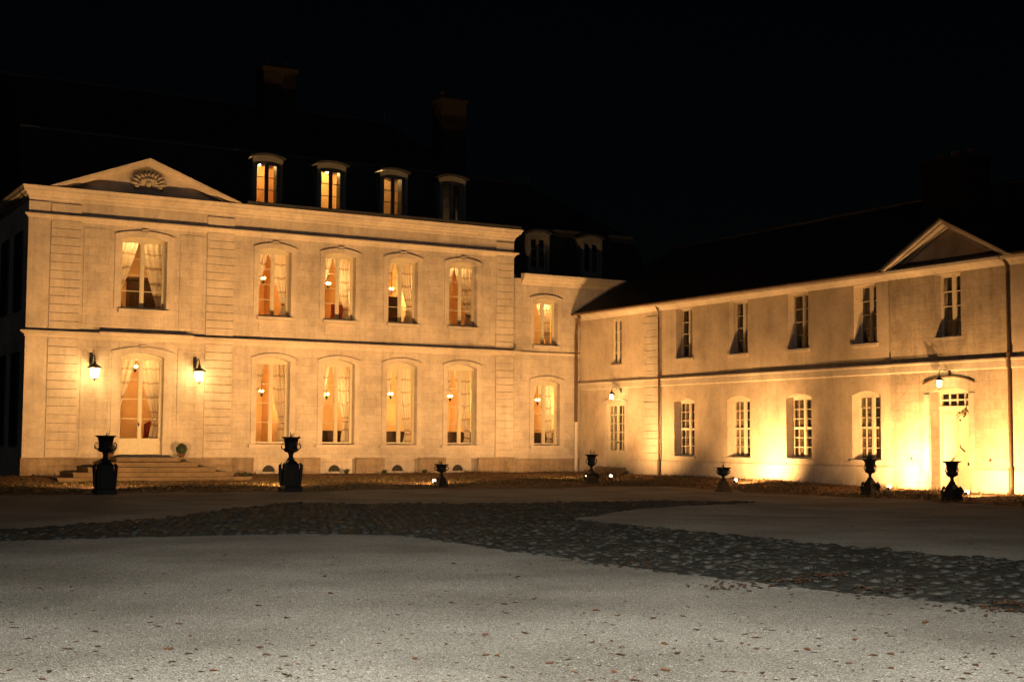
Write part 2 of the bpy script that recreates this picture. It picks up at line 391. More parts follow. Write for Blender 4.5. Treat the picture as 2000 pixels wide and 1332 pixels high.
CORN = [(0,9.60),(.03,9.63),(.05,9.72),(.12,9.77),(.14,9.82),(.22,9.86),(.24,9.94),(.27,9.98),(.29,10.03),(0,10.06)]
obj('cornice', profile_run(9.3, 28.4, CORN), m_trim, house)
n = len(CORN)
ret = MB().add([(9.3-o, -o, z) for o, z in CORN]+[(9.3-o, 5, z) for o, z in CORN], [(i, i+1, i+1+n, i+n) for i in range(n-1)])
obj('cornice_return', ret, m_trim, house); ret = MB().add([(28.4+o, -o, z) for o, z in CORN]+[(28.4+o, 5, z) for o, z in CORN], [(i, i+1, i+1+n, i+n) for i in range(n-1)])
obj('cornice_return', ret, m_trim, house)
obj('gutter', MB().box(16.95, 28.6, -.27, -.14, 10.065, 10.17), m_lead, house)
# corner pier and coursed pilasters: one block at a time
obj('corner_pier', MB().box(9.28, 9.985, -.05, -.001, .785, 4.875).box(9.28, 9.985, -.05, -.001, 5.155, 8.935).box(9.28, 9.985, -.05, -.001, 9.135, 9.515), m_block, house)
BLK = {}
def block(par, x0, x1, z0, z1, out=.045, y=0.0, m_=None):
    w, h = round(x1-x0-.014, 3), round(z1-z0-.015, 3)
    if (w, h, out) not in BLK:
        b = MB(); e = .008
        b.add([(-w/2,0,-h/2),(w/2,0,-h/2),(w/2,0,h/2),(-w/2,0,h/2),(-w/2,-out+e,-h/2),(w/2,-out+e,-h/2),(w/2,-out+e,h/2),(-w/2,-out+e,h/2),
               (-w/2+e,-out,-h/2+e),(w/2-e,-out,-h/2+e),(w/2-e,-out,h/2-e),(-w/2+e,-out,h/2-e)],
              [(0,1,5,4),(1,2,6,5),(2,3,7,6),(3,0,4,7),(4,5,9,8),(5,6,10,9),(6,7,11,10),(7,4,8,11),(8,9,10,11)])
        me = b.data('stone_block'); me.materials.append(m_ or m_block); BLK[(w, h, out)] = me
    return link('stone_block', BLK[(w, h, out)], None, par, ((x0+x1)/2, y-.001, (z0+z1)/2))
for xa, xb in ((10.03, 11.06), (15.53, 16.57), (27.55, 28.38)):
    for za, zb, k in ((.79, 4.87, 14), (5.16, 8.93, 13), (9.14, 9.51, 1)):
        for i in range(k): block(house, xa, xb, za+(zb-za)*i/k, za+(zb-za)*(i+1)/k)
# shallow raised wall panels either side of the door bay
for xa, xb in ((11.16, 12.0), (14.55, 15.43)):
    for za, zb in ((.95, 4.6), (5.35, 8.75)): obj('wall_panel', MB().box(xa, xb, -.022, -.001, za, zb), m_wallA, house)
# openings: surrounds, sills, casements
def dress(par, c, w, z0, z1, rise, band, rows, sillz, sillw, sillo, y=.26, keystone=False, key=''):
    o = window(par, c, z0+.02, w, z1-z0-.02, rise, 1, rows, m_paint, y)
    sm = surround(par, w, z1-z0, rise, band, keystone=keystone, bottom=.0)
    obj('surround', sm, m_trim, o, (0, -y+.0, -.02))
    obj('sill', MB().box(-sillw/2, sillw/2, -sillo, .17, -.12, -.003), m_trim, o, (0, -y, -.02))
    return o
for c in BAYS:
    dress(house, c, 1.30, *GH, .2, 4, 1.2, 1.86, .12)
    dress(house, c, 1.26, *UH, .2, 4, 5.9, 1.38, .13, .30, True)
    obj('apron', MB().box(c-.60, c+.60, -.025, -.001, 5.42, 5.84), m_trim, house)
dress(house, 13.275, 1.61, BIG[2], BIG[3], .14, .24, 4, 5.9, 1.8, .13, .30, True)
d = window(house, 13.29, DOOR[2], 1.54, DOOR[3]-DOOR[2], .16, 1, 4, m_paint, .22, panel=.5, name='front_door')
obj('surround', surround(house, 1.54, DOOR[3]-DOOR[2], .16, .3, keystone=True), m_trim, d, (0, -.22, 0))
obj('handle', MB().box(-.05, -.02, -.08, -.045, 1.0, 1.12).ball((-.035, -.09, 1.06), .03), m_iron, d)
# pediment over the door bay
P0, P1, PX, PZ0, PZ1 = 9.92, 16.72, 13.32, 10.06, 11.36
obj('tympanum', MB().prism([(P0+.3, PZ0-.02), (P1-.3, PZ0-.02), (PX, PZ1-.12)], .11, .3), m_wallA, house)
def rake(x0, x1, xa, z0, z1, prof, t=.3):
    """raking cornice of two sloping bars"""
    m = MB()
    for (o, a, b) in prof:
        for xs in (x0, x1):
            s = 1 if xs < xa else -1
            m.prism([(xs+s*(a*2.6), z0), (xs+s*(b*2.6), z0), (xa, z1-b), (xa, z1-a)] if s > 0 else [(xa, z1-a), (xa, z1-b), (xs+s*(b*2.6), z0), (xs+s*(a*2.6), z0)], -o, .25)
    return m
obj('raking_cornice', rake(P0, P1, PX, PZ0+.004, PZ1, [(.30, 0, .08), (.22, .08, .14), (.08, .14, .22)]), m_trim, house)
obj('pediment_roof', MB().add([(P0,-.27,PZ0+.02),(PX,-.27,PZ1+.03),(PX,1.0,PZ1+.03),(P0,.3,PZ0+.02),(P1,-.27,PZ0+.02),(P1,.3,PZ0+.02)], [(0,1,2,3),(1,4,5,2)]), m_slate, house)
sh = MB(); cx, cz = 13.36, 10.42
for i in range(11):
    t = math.pi*(i/10)*.92+.125; dx, dz = math.cos(t), math.sin(t)
    for q, (rr, ln, wd) in enumerate(((.50, .2, .075), (.30, .16, .06))):
        L = rr*(1.0 if abs(dx) < .7 else 1.12)
        sh.tube([(cx+dx*L*.45, -.06, cz+dz*L*.40), (cx+dx*L*.8, -.13, cz+dz*L*.78), (cx+dx*(L+.06), -.14, cz+dz*L*1.02), (cx+dx*(L+.02)+dz*.03, -.07, cz+dz*(L+.03))], [wd*.5, wd*.8, wd*.75, wd*.3], 6)
sh.ball((cx, -.06, cz+.08), .13, 2); sh.box(cx-.42, cx+.42, -.10, -.031, cz-.12, cz-.02)
for k in (-1, 1): sh.ball((cx+k*.42, -.07, cz-.05), .11, 2)
obj('carved_shell', sh, m_carve, house, (0, .13, 0))
# mansard roof
def mansard(par, x0, x1, z0, zb, zr, hip=True, hx=3.1, y0=1.3, yb=1.9, yr=6.3, dorm=()):
    m = MB(); Y0b, Ybb = 2*yr-y0, 2*yr-yb; xr = x1-hx if hip else x1; xbk = x1-.8 if hip else x1
    cuts = [x0] + sum([[c-h_, c+h_] for c, h_ in dorm], []) + [x1]
    for a_, b_ in zip(cuts[::2], cuts[1::2]):
        bt = xbk if b_ == x1 else b_
        m.add([(a_,y0,z0),(b_,y0,z0),(bt,yb,zb),(a_,yb,zb)], [(0,1,2,3)])
    m.add([(x0,yb,zb),(xbk,yb,zb),(xr,yr,zr),(x0,yr,zr)], [(0,1,2,3)])
    m.add([(x0,Ybb,zb),(xbk,Ybb,zb),(xr,yr,zr),(x0,yr,zr)], [(0,3,2,1)]); m.add([(x0,Y0b,z0),(x1,Y0b,z0),(xbk,Ybb,zb),(x0,Ybb,zb)], [(0,3,2,1)])
    m.add([(x1,y0,z0),(x1,Y0b,z0),(xbk,Ybb,zb),(xbk,yb,zb)], [(0,1,2,3)]); m.add([(xbk,yb,zb),(xbk,Ybb,zb),(xr,yr,zr)], [(0,1,2)])
    m.add([(x0,y0,z0),(x0,yb,zb),(x0,yr,zr),(x0,Ybb,zb),(x0,Y0b,z0)], [(0,1,2,3,4)])
    o = obj('roof', m, m_slate, par)
    obj('ridge', MB().tube([(x0,yr,zr+.02),(xr,yr,zr+.02)], .09, 6), m_lead, o)
    obj('roof_break', MB().box(x0, xbk, yb-.07, yb+.05, zb-.05, zb+.06), m_lead, o)
    if hip: obj('finial', MB().lathe([(.12,0),(.2,.1),(.07,.25),(.1,.35),(.02,.62)], 8, (xr,yr,zr)), m_lead, o)
    return o
obj('roof_gutter', MB().box(9.3, 28.5, -.13, 1.35, 10.061, 10.075), m_lead, house)
DORM = [18.24, 20.87, 23.55, 26.2]
rf = mansard(house, 9.25, 28.5, 10.05, 12.45, 15.36, dorm=[(c, .58) for c in DORM])
def chimney(par, x0, x1, y0, y1, z0, z1, pots, name='chimney'):
    m = MB().box(x0, x1, y0, y1, z0, z1-.2).box(x0-.06, x1+.06, y0-.06, y1+.06, z1-.2, z1-.05).box(x0-.02, x1+.02, y0-.02, y1+.02, z1-.049, z1)
    o = obj(name, m, m_brick, par)
    for i in range(pots):
        obj('chimney_pot', MB().lathe([(.13,0),(.12,.2),(.15,.22),(.14,.3)], 10, (x0+(x1-x0)*(i+.5)/pots, (y0+y1)/2, z1)), m_pot, o)
    return o
chimney(house, 19.2, 20.6, 4.6, 5.5, 13.5, 16.72, 2); chimney(house, 26.9, 28.1, 3.7, 4.6, 12.0, 16.2, 2)

def dormer(par, c, z0, w, h, lit, front=1.25, back=3.4, col=(.8,.5,.26), power=1.0):
    m = MB(); hw = w/2+.13
    m.box(c-hw, c-w/2, front, front+.66, z0-.35, z0+h+.02).box(c+w/2, c+hw, front, front+.66, z0-.35, z0+h+.02).box(c-hw, c-w/2, front+.301, front+.66, z0+h+.02, z0+h+.165).box(c+w/2, c+hw, front+.301, front+.66, z0+h+.02, z0+h+.165)
    m.box(c-w/2, c+w/2, front, front+.3, z0-.35, z0-.01)
    a = arch_pts(c-w/2, c+w/2, z0+h, .09); b = arch_pts(c-hw, c+hw, z0+h+.16, .12)
    for p, q, p2, q2 in zip(a, a[1:], b, b[1:]): m.prism([p, q, q2, p2], front, front+.3)
    m.prism([(c-hw, z0+h+.02), a[0], b[0]], front, front+.3); m.prism([a[-1], (c+hw, z0+h+.02), b[-1]], front, front+.3)
    o = obj('dormer', m, m_greypaint, par)
    hd = arch_pts(c-hw-.10, c+hw+.10, z0+h+.165, .13); hu = [(x, z+.05) for x, z in hd]
    m = MB()
    for p, q, p2, q2 in zip(hd, hd[1:], hu, hu[1:]): m.prism([p, q, q2, p2], front-.09, back)
    obj('hood', m, m_lead, o)
    wd = window(o, c, z0, w, h, .09, 1, 3, m_greypaint, front+.12, fw=.05)
    rm = MB(); x0, x1, y0, y1, za, zb = c-.6, c+1.1, front+.67, front+1.9, z0-.3, z0+h+.30
    if lit:
        rm.box(x0, x1, y0, y1, za, zb); me = rm
        me.f = me.f[:2] + me.f[3:]; me.sm = me.sm[:2] + me.sm[3:]
        obj('attic_room', me, room_mat(col), o)
    else: obj('attic_room', MB().box(c-w/2, c+w/2, front+.9, front+.95, z0-.3, z0+h+.1), m_darkroom, o)
    return o
for i, c in enumerate(DORM): dormer(house, c, 10.40, .95, 1.58, i < 3, col=[(.85,.50,.22),(.9,.62,.3),(.62,.42,.24),(.1,.1,.1)][i])
# rooms seen through the windows
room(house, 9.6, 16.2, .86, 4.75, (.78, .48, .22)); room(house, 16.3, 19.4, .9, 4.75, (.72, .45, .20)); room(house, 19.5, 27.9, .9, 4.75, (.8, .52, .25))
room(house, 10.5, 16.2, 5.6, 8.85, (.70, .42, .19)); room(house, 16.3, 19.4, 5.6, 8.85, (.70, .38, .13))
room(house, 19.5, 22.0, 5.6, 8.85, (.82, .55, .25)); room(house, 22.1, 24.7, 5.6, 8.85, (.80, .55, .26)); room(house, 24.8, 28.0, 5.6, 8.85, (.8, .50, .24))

# ------------------------------------------------------------------ link building in the inner corner
linkb = thing('link_building', 'narrow stone link building between the main house and the side wing', 'building', (0, YA, 0))
LY = .10
obj('wall', wall(28.401, 36.5, 0, 8.1, [(29.43, 30.67, 1.27, 3.83, .13), (29.43, 30.55, 5.38, 7.20, .13)], .42, LY), m_wallA, linkb)
obj('plinth', MB().box(28.47, 31.62, LY-.06, LY, 0, .73), m_plinth, linkb)
LC = [(0,7.86),(.05,7.9),(.08,7.98),(.2,8.04),(.24,8.12),(.3,8.18),(.32,8.28),(0,8.31)]
o = obj('cornice', profile_run(28.8, 36.5, LC, False), m_trim, linkb, (0, LY, 0))
obj('string_course', profile_run(28.55, 31.6, [(0,4.98),(.04,5.0),(.08,5.04),(.08,5.08),(0,5.11)], False), m_trim, linkb, (0, LY, 0))
dress(linkb, 30.05, 1.24, 1.27, 3.83, .13, .2, 4, 1.2, 1.62, .09, .26+LY)
dress(linkb, 29.99, 1.12, 5.38, 7.20, .13, .2, 3, 5.3, 1.3, .11, .30+LY)
for w_ in linkb.children:
    if w_.name.startswith('window'):
        for q in w_.children:
            if q.name.startswith(('surround', 'sill')): q.location.y += LY
mansard(linkb, 28.45, 36.4, 8.3, 10.5, 13.3, True, 3.6, 1.35, 1.9, 6.3, dorm=[(30.36, .5), (33.05, .5)])
obj('roof_gutter', MB().box(28.9, 36.4, .1, 1.4, 8.312, 8.325), m_lead, linkb)
dormer(linkb, 30.36, 8.72, .8, 1.33, False, 1.3); dormer(linkb, 33.05, 8.72, .8, 1.33, False, 1.3)
room(linkb, 28.5, 31.5, .9, 4.6, (.8, .52, .26)); room(linkb, 28.5, 31.5, 5.15, 7.75, (.9, .62, .3))
# corner drainpipe: brown above, cream below
pz = 31.40
obj('downpipe', MB().tube([(31.30, -.42, 6.62), (31.32, -.36, 6.5), (pz, -.06, 6.05), (pz, -.04, 5.8), (pz, -.04, 2.25)], .065, 10), m_pipe, linkb)
obj('downpipe', MB().tube([(pz, -.04, 2.25), (pz, -.04, .1)], .075, 10), m_pipew, linkb)
# ------------------------------------------------------------------ side wing (x = 49.22 - world Y, y = world X - XB)
wing = thing('side_wing', 'long two-storey plastered side wing with slate roof and plain triangular gable', 'building', (XB, YA, 0), R(-90))
UP = [7.18, 10.36, 13.49, 16.62]; U5 = 20.06
LO = [7.17, 10.34, 13.48, 16.62]
DEP = .5
D1 = (1.99, 3.27, .42, 2.95, .12); D2 = (19.33, 20.78, .05, 2.95, .13)
h1 = [D1, (2.40, 3.05, 4.53, 6.35, 0)] + [(c-.5, c+.5, 4.57, 6.44, 0) for c in UP] + [(c-.625, c+.625, .92, 2.95, .12) for c in LO]
obj('wall', wall(0, 17.75, 0, 6.6, h1, DEP), m_plaster, wing)
obj('gable_wall', wall(17.75, 22.2, 0, 6.6, [D2, (U5-.5, U5+.5, 4.57, 6.44, 0)], DEP+.05, -.05).add([(17.75,-.05,0),(17.75,0,0),(17.75,0,6.6),(17.75,-.05,6.6),(22.2,-.05,0),(22.2,0,0),(22.2,0,6.6),(22.2,-.05,6.6)], [(0,1,2,3),(4,5,6,7)]), m_wingstone, wing)
obj('wall', wall(22.2, 29, 0, 6.6, [], DEP), m_plaster, wing)
obj('plinth', MB().box(3.34, 19.2, -.045, -.001, 0, .70).box(3.34, 17.74, -.05, -.001, .703, .72), m_trim, wing)
obj('plinth', MB().box(20.9, 22.25, -.09, -.051, 0, .70).box(22.26, 29, -.045, -.001, 0, .70), m_trim, wing)
obj('plinth', MB().box(0.02, 1.9, -.045, -.001, 0, .72), m_trim, wing)
for a, b, yo in ((0, 17.74, 0), (17.75, 22.2, -.05), (22.21, 29, 0)):
    obj('string_course', profile_run(a, b, [(0,3.56),(.04,3.58),(.05,3.6),(.05,3.79),(.085,3.81),(.085,3.86),(0,3.89)], False), m_trim, wing, (0, yo, 0))
    obj('cornice', profile_run(a, b, [(0,6.46),(.03,6.49),(.10,6.55),(.22,6.60),(.28,6.62),(.30,6.70),(0,6.72)], False), m_trim, wing, (0, yo, 0))
def wing_dress(c, zb, w, h, rise, cols, rows, tr, y):
    o = window(wing, c, zb, w, h, rise, cols, rows, m_paintb, y, transom=tr, fw=.04, bar=.022)
    obj('sill', MB().box(-w/2-.06, w/2+.06, -.06, .1, -.09, -.002), m_trim, o, (0, -y, 0)); return o
for c in UP: wing_dress(c, 4.57, 1.0, 1.87, 0, 1, 4, None, .30)
wing_dress(U5, 4.57, 1.0, 1.87, 0, 1, 4, None, .25)
for c in LO: wing_dress(c, .92, 1.25, 2.03, .12, 2, 6, 3, .32)
wing_dress(2.725, 4.53, .65, 1.82, 0, 1, 4, None, .09)
o = window(wing, 2.63, D1[2], 1.28, D1[3]-D1[2], .12, 2, 5, m_paint, .13, panel=.62, name='glazed_door', fw=.05, bar=.03)
obj('handle', MB().ball((.06, -.07, 1.0), .035).box(.05, .07, -.06, -.03, .98, 1.02), m_iron, o)
obj('surround', surround(wing, 1.28, D1[3]-D1[2], .12, .16, .02), m_trim, o, (0, -.13, 0))
o = obj('doorstep', MB().box(1.7, 3.6, -.9, -.05, 0, .30).box(1.85, 3.45, -.5, -.051, .302, .42), m_step, wing)
# panelled door with small-paned fanlight
dw = D2[1]-D2[0]; dc = (D2[0]+D2[1])/2
m = MB(); m.box(-dw/2, -dw/2+.14, -.03, .05, 0, 2.42).box(dw/2-.14, dw/2, -.03, .05, 0, 2.42).box(-dw/2, dw/2, -.06, .05, 2.421, 2.50)
a = arch_pts(-dw/2, dw/2, 2.90, .13); m.prism([(-dw/2, 2.86)]+a+[(dw/2, 2.86)], -.03, .05)
m.box(-dw/2, -dw/2+.14, -.03, .05, 2.501, 2.86).box(dw/2-.14, dw/2, -.03, .05, 2.501, 2.86)
ft = obj('entrance_door', m, m_paint, wing, (dc, .30, .05))
m = MB(); m.box(-dw/2+.141, dw/2-.141, .0, .05, 0.01, 2.42)
for s in (-1, 1):
    for za, zb in ((.12, .75), (.85, 1.15), (1.25, 2.3)):
        m.box(min(s*.05, s*.52), max(s*.05, s*.52), -.018, 0, za, zb).box(min(s*.09, s*.48), max(s*.09, s*.48), -.03, -.017, za+.05, zb-.05)
m.box(-.012, .012, -.03, .0, .02, 2.4)
lf = obj('door_leaf', m, m_paint, ft)
obj('knob', MB().ball((.45, -.06, .80), .045, 2), m_iron, ft); obj('bell_pull', MB().tube([(.12,-.05,1.35),(.15,-.08,1.28),(.28,-.06,1.18),(.30,-.05,1.16)], .018, 6), m_iron, ft)
m = MB(); fx0, fx1 = -dw/2+.141, dw/2-.141; cw = (fx1-fx0)/4
for j in range(1, 4): m.box(fx0+cw*j-.025, fx0+cw*j+.025, 0, .03, 2.501, 2.86)
m.box(fx0, fx1, -.004, .034, 2.655, 2.70); fl = obj('fanlight', m, m_paintb, ft)
for j in range(4):
    for zc in (2.578, 2.78): link('pane', pane_mesh(cw-.05, .15), None, fl, (fx0+cw*(j+.5), .015, zc))
hm = arch_pts(dc-.98, dc+.98, 3.20, .19, 10); m = MB()
for p, q in zip(hm, hm[1:]): m.prism([p, q, (q[0], q[1]+.045), (p[0], p[1]+.045)], -.10, -.05)
obj('hood_mould', m, m_pipe, wing)
for k in (-1, 1): obj('door_jamb', MB().box(dc+k*.86-.1, dc+k*.86+.1, -.08, -.051, .72, 2.9), m_trim, wing)
obj('threshold', MB().box(D2[0]-.1, D2[1]+.1, -.35, .3, 0, .045), m_step, wing)
# coursed quoins beside the inner drainpipe
for za, zb, k in ((.75, 3.54, 10), (3.92, 6.28, 9)):
    for i in range(k): block(wing, 4.62 if i % 2 else 4.78, 5.58, za+(zb-za)*i/k, za+(zb-za)*(i+1)/k, .03)
for x in (5.72, 22.30):
    obj('downpipe', MB().tube([(x, -.26, 6.66), (x, -.20, 6.55), (x, -.11, 6.42), (x, -.11, 6.2), (x, -.11, .75)], .036, 10), m_pipe, wing)
    obj('pipe_shoe', MB().tube([(x, -.11, .78), (x, -.11, .25), (x, -.13, .12), (x, -.22, .02)], [.065, .065, .065, .065], 10), m_pipe, wing)
    obj('pipe_collar', MB().lathe([(.07,0),(.07,.1)], 10, (x, -.11, 3.9)), m_pipe, wing)
# gable
G0, G1, GX, GZ0, GZ1 = 17.72, 22.62, 20.17, 6.725, 8.02
obj('tympanum', MB().prism([(G0+.35, GZ0-.05), (G1-.35, GZ0-.05), (GX, GZ1-.15)], -.06, .2), m_plaster, wing)
tp = MB().prism([(G0+1.0, GZ0+.12), (G1-1.0, GZ0+.12), (GX, GZ1-.38)], -.09, -.061); obj('tympanum_panel', tp, m_plaster, wing)
def rake2(x0, x1, xa, z0, z1, prof):
    m = MB(); sl = (xa-x0)/(z1-z0)
    for (o, a, b) in prof:
        for s, xs in ((1, x0), (-1, x1)): m.prism([(xs+s*a*sl, z0), (xs+s*b*sl, z0), (xa, z1-b), (xa, z1-a)], -o, .25)
    return m
obj('raking_cornice', rake2(G0, G1, GX, GZ0+.003, GZ1, [(.42, 0, .07), (.34, .07, .15), (.14, .15, .22)]), m_trim, wing)
def roofz(y): return 6.75+(y+.36)*.59
yb = -.36+(GZ1+.03-6.75)/.59
obj('gable_roof', MB().add([(G0-.05,-.46,GZ0+.02),(GX,-.46,GZ1+.035),(GX,yb,GZ1+.035),(G0-.05,-.2,GZ0+.02),(G1+.05,-.46,GZ0+.02),(G1+.05,-.2,GZ0+.02)], [(0,1,2,3),(1,4,5,2)]), m_slate, wing)
m = MB(); yr = 5.0
for ya, za, yb_, zb_ in ((-.36, 6.75, yr, roofz(yr)), (2*yr+.36, 6.75, yr, roofz(yr))):
    m.add([(-.09,ya,za),(29,ya,za),(29,yb_,zb_),(-.09,yb_,zb_)], [(0,1,2,3)])
rw = obj('roof', m, m_slate, wing)
obj('ridge', MB().tube([(-.1,yr,roofz(yr)+.02),(29,yr,roofz(yr)+.02)], .09, 6), m_lead, rw)
for a, b in ((-.05, 17.6), (22.75, 29)): obj('gutter', MB().tube([(a,-.40,6.72),(b,-.40,6.72)], .05, 8), m_pipe, rw)
chimney(wing, 15.3, 17.3, 4.0, 5.0, 8.6, 10.95, 3)
# unlit rooms behind the wing's windows
obj('interior_room', MB().box(.2, 28.5, 3.2, 3.3, 0, 6.4).box(.2, 28.5, .62, 3.2, 3.7, 3.8).box(.2, 28.5, .62, 3.2, -.05, .0).box(.2,28.5,.62,3.2,6.45,6.5), m_darkroom, wing)

def recentre(E_, local):
    v = Vector(local)
    for ch in E_.children: ch.location -= v
    E_.location += Matrix.Rotation(E_.rotation_euler.z, 3, 'Z') @ v
recentre(house, (18.85, 0, 0)); recentre(linkb, (30.0, LY, 0)); recentre(wing, (13.5, 0, 0))

# ------------------------------------------------------------------ ground
def smooth(a, b, x): t = max(0., min(1., (x-a)/(b-a))); return t*t*(3-2*t)
def _h(x, y): return math.sin(x*1.7+y*.9)*.5+math.sin(x*.63-y*1.31+1.2)*.5
def verge_edge(x, y):
    """signed depth into the grass verge (m), ragged"""
    w = .35*math.sin(x*.9+y*.7)+.22*math.sin(x*2.3-y*1.9)+.12*math.sin(x*5.1+y*4.3)
    return max(12.0-(YA-y), 5.0-(XB-x))+w
def gz(x, y):
    """ground height: the verge rises a little to the walls, most at the inner corner"""
    d = verge_edge(x, y)
    top = .17 - .13*smooth(9, 22, YA-y)
    w = 1-smooth(0, 3.2, min(YA-y, XB-x))
    return top*w*smooth(0, 1, d) + (.010*_h(x*2, y*2)+.010 if d > 0 else 0)
def gravel_mat():
    m = bpy.data.materials.new('pale_gravel'); m.use_nodes = True; nt = m.node_tree; n = nt.nodes; l = nt.links; p = n['Principled BSDF']
    p.inputs['Roughness'].default_value = .95; p.inputs['Specular IOR Level'].default_value = .2
    tc = n.new('ShaderNodeTexCoord')
    v = n.new('ShaderNodeTexVoronoi'); v.inputs['Scale'].default_value = 88; l.new(tc.outputs['Object'], v.inputs['Vector'])
    sp = n.new('ShaderNodeSeparateColor'); l.new(v.outputs['Color'], sp.inputs[0])
    cr = n.new('ShaderNodeValToRGB'); e = cr.color_ramp.elements
    e[0].position = 0; e[0].color = (.10, .088, .07, 1); e[1].position = 1; e[1].color = (.74, .71, .64, 1)
    for ps, c in ((.10, (.20, .18, .15)), (.55, (.33, .305, .265)), (.93, (.44, .41, .36))):
        q = e.new(ps); q.color = (*c, 1)
    l.new(sp.outputs[0], cr.inputs[0])
    nz = n.new('ShaderNodeTexNoise'); nz.inputs['Scale'].default_value = .5; nz.inputs['Detail'].default_value = 8; l.new(tc.outputs['Object'], nz.inputs[0])
    c2 = n.new('ShaderNodeValToRGB'); c2.color_ramp.elements[0].color = (.66, .645, .61, 1); c2.color_ramp.elements[1].color = (1.08, 1.07, 1.05, 1)
    c2.color_ramp.elements[0].position = .35; c2.color_ramp.elements[1].position = .65; l.new(nz.outputs[0], c2.inputs[0])
    mx = n.new('ShaderNodeMix'); mx.data_type = 'RGBA'; mx.blend_type = 'MULTIPLY'; mx.inputs[0].default_value = 1
    l.new(cr.outputs[0], mx.inputs[6]); l.new(c2.outputs[0], mx.inputs[7]); l.new(mx.outputs[2], p.inputs['Base Color'])
    bm = n.new('ShaderNodeBump'); bm.inputs['Strength'].default_value = .8; bm.inputs['Distance'].default_value = .012; bm.invert = True
    l.new(v.outputs['Distance'], bm.inputs['Height']); l.new(bm.outputs[0], p.inputs['Normal']); return m
gr = MB().add([(-400,-400,0),(400,-400,0),(400,400,0),(-400,400,0)], [(0,1,2,3)])
tag(obj('gravel_ground', gr, gravel_mat()), 'pale grey gravel forecourt reaching to the house fronts', None, None, 'structure')
m_soil = mat('verge_soil', (.19, .095, .042), .95, .5, 1.6, bump=1.0, bscale=16, col2=(.05, .034, .018), detail=10)
vm = MB(); st = .3
for i in range(-10, int(32/st)+1):
    for j in range(int(16/st), int(49.5/st)):
        x0, x1, y0, y1 = i*st, min((i+1)*st, XB-.01), j*st, min((j+1)*st, YA+.06)
        if x1 <= x0 or y1 <= y0: continue
        if verge_edge((x0+x1)/2, (y0+y1)/2) < -.15: continue
        vm.add([(x, y, max(.004, gz(x, y)) if verge_edge(x, y) > -.05 else -.01) for x, y in ((x0,y0),(x1,y0),(x1,y1),(x0,y1))], [(0,1,2,3)], True)
tag(obj('grass_verge', vm, m_soil), 'strip of rough brown verge along the foot of the walls', None, None, 'structure')

# cobbled path: dark bed and single stones
PIX_NEAR = [(-500,1078),(-200,1066),(0,1056),(300,1048),(600,1042),(800,1046),(1000,1076),(1300,1116),(1600,1152),(2000,1192),(2500,1250)]
PIX_FAR = [(2500,1160),(2300,1130),(2000,1098),(1800,1082),(1600,1064),(1300,1034),(1180,1022),(1100,1015),(1150,1008),(1240,994),(1330,988),(1480,981),(1300,979),(1000,984),(720,985),(560,984),(470,993),(330,1012),(150,1026),(0,1037),(-200,1046),(-500,1056)]
poly = [gnd(*q) for q in PIX_NEAR+PIX_FAR]; poly = [(p.x, p.y) for p in poly]
def inside(x, y):
    c = False; j = len(poly)-1
    for i in range(len(poly)):
        xi, yi = poly[i]; xj, yj = poly[j]
        if (yi > y) != (yj > y) and x < (xj-xi)*(y-yi)/(yj-yi)+xi: c = not c
        j = i
    return c
m_bed = mat('cobble_bed', (.034, .03, .023), .95, .4, 5)
import mathutils.geometry as mg
tri = mg.tessellate_polygon([[Vector((x, y, 0)) for x, y in poly]])
bed = MB().add([(x, y, .008) for x, y in poly], tri)
path = tag(obj('cobbled_path', bed, m_bed), 'band of dark uneven cobbles curving across the gravel', None, None, 'structure')
def cob_mat():
    m = mat('cobblestone', (.036, .034, .027), .65, bump=.7, bscale=26, col2=(.016, .0155, .0125), vscale=1.1, spec=.3); return m
m_cob = cob_mat()
def cob_shape(rs):
    n = 8; v = []; ax, ay = rs.uniform(.85, 1.1), rs.uniform(.8, 1.0)
    rad = [rs.uniform(.86, 1.05) for _ in range(n)]; tx, ty = rs.uniform(-.14, .14), rs.uniform(-.14, .14); hh = rs.uniform(.75, 1.25)
    for sc, z in ((1, -.03), (.99, .008), (.9, .019), (.55, .024)):
        for k in range(n):
            t = 2*math.pi*(k+.5)/n; q = 1/max(abs(math.cos(t)), abs(math.sin(t)))**.55
            x, y = math.cos(t)*q*rad[k]*sc*ax*.5, math.sin(t)*q*rad[k]*sc*ay*.5
            v.append((x, y, z*hh+(x*tx+y*ty)*.3 if z > 0 else z))
    v.append((0, 0, .026*hh)); f = []
    for j in range(3): f += [(j*n+k, j*n+(k+1)%n, (j+1)*n+(k+1)%n, (j+1)*n+k) for k in range(n)]
    f += [(3*n+k, 3*n+(k+1)%n, 4*n) for k in range(n)]
    return v, f
rs = random.Random(3); shapes = [cob_shape(rs) for _ in range(10)]
cob_me = []
for v, f in shapes:
    me = MB().add([(x*.196, y*.196, z*.85) for x, y, z in v], f, True).data('cobblestone'); me.materials.append(m_cob); cob_me.append(me)
pitch = .175; ang = R(-52); ca, sa = math.cos(ang), math.sin(ang); stones = []
xs_ = [p[0] for p in poly]; ys_ = [p[1] for p in poly]
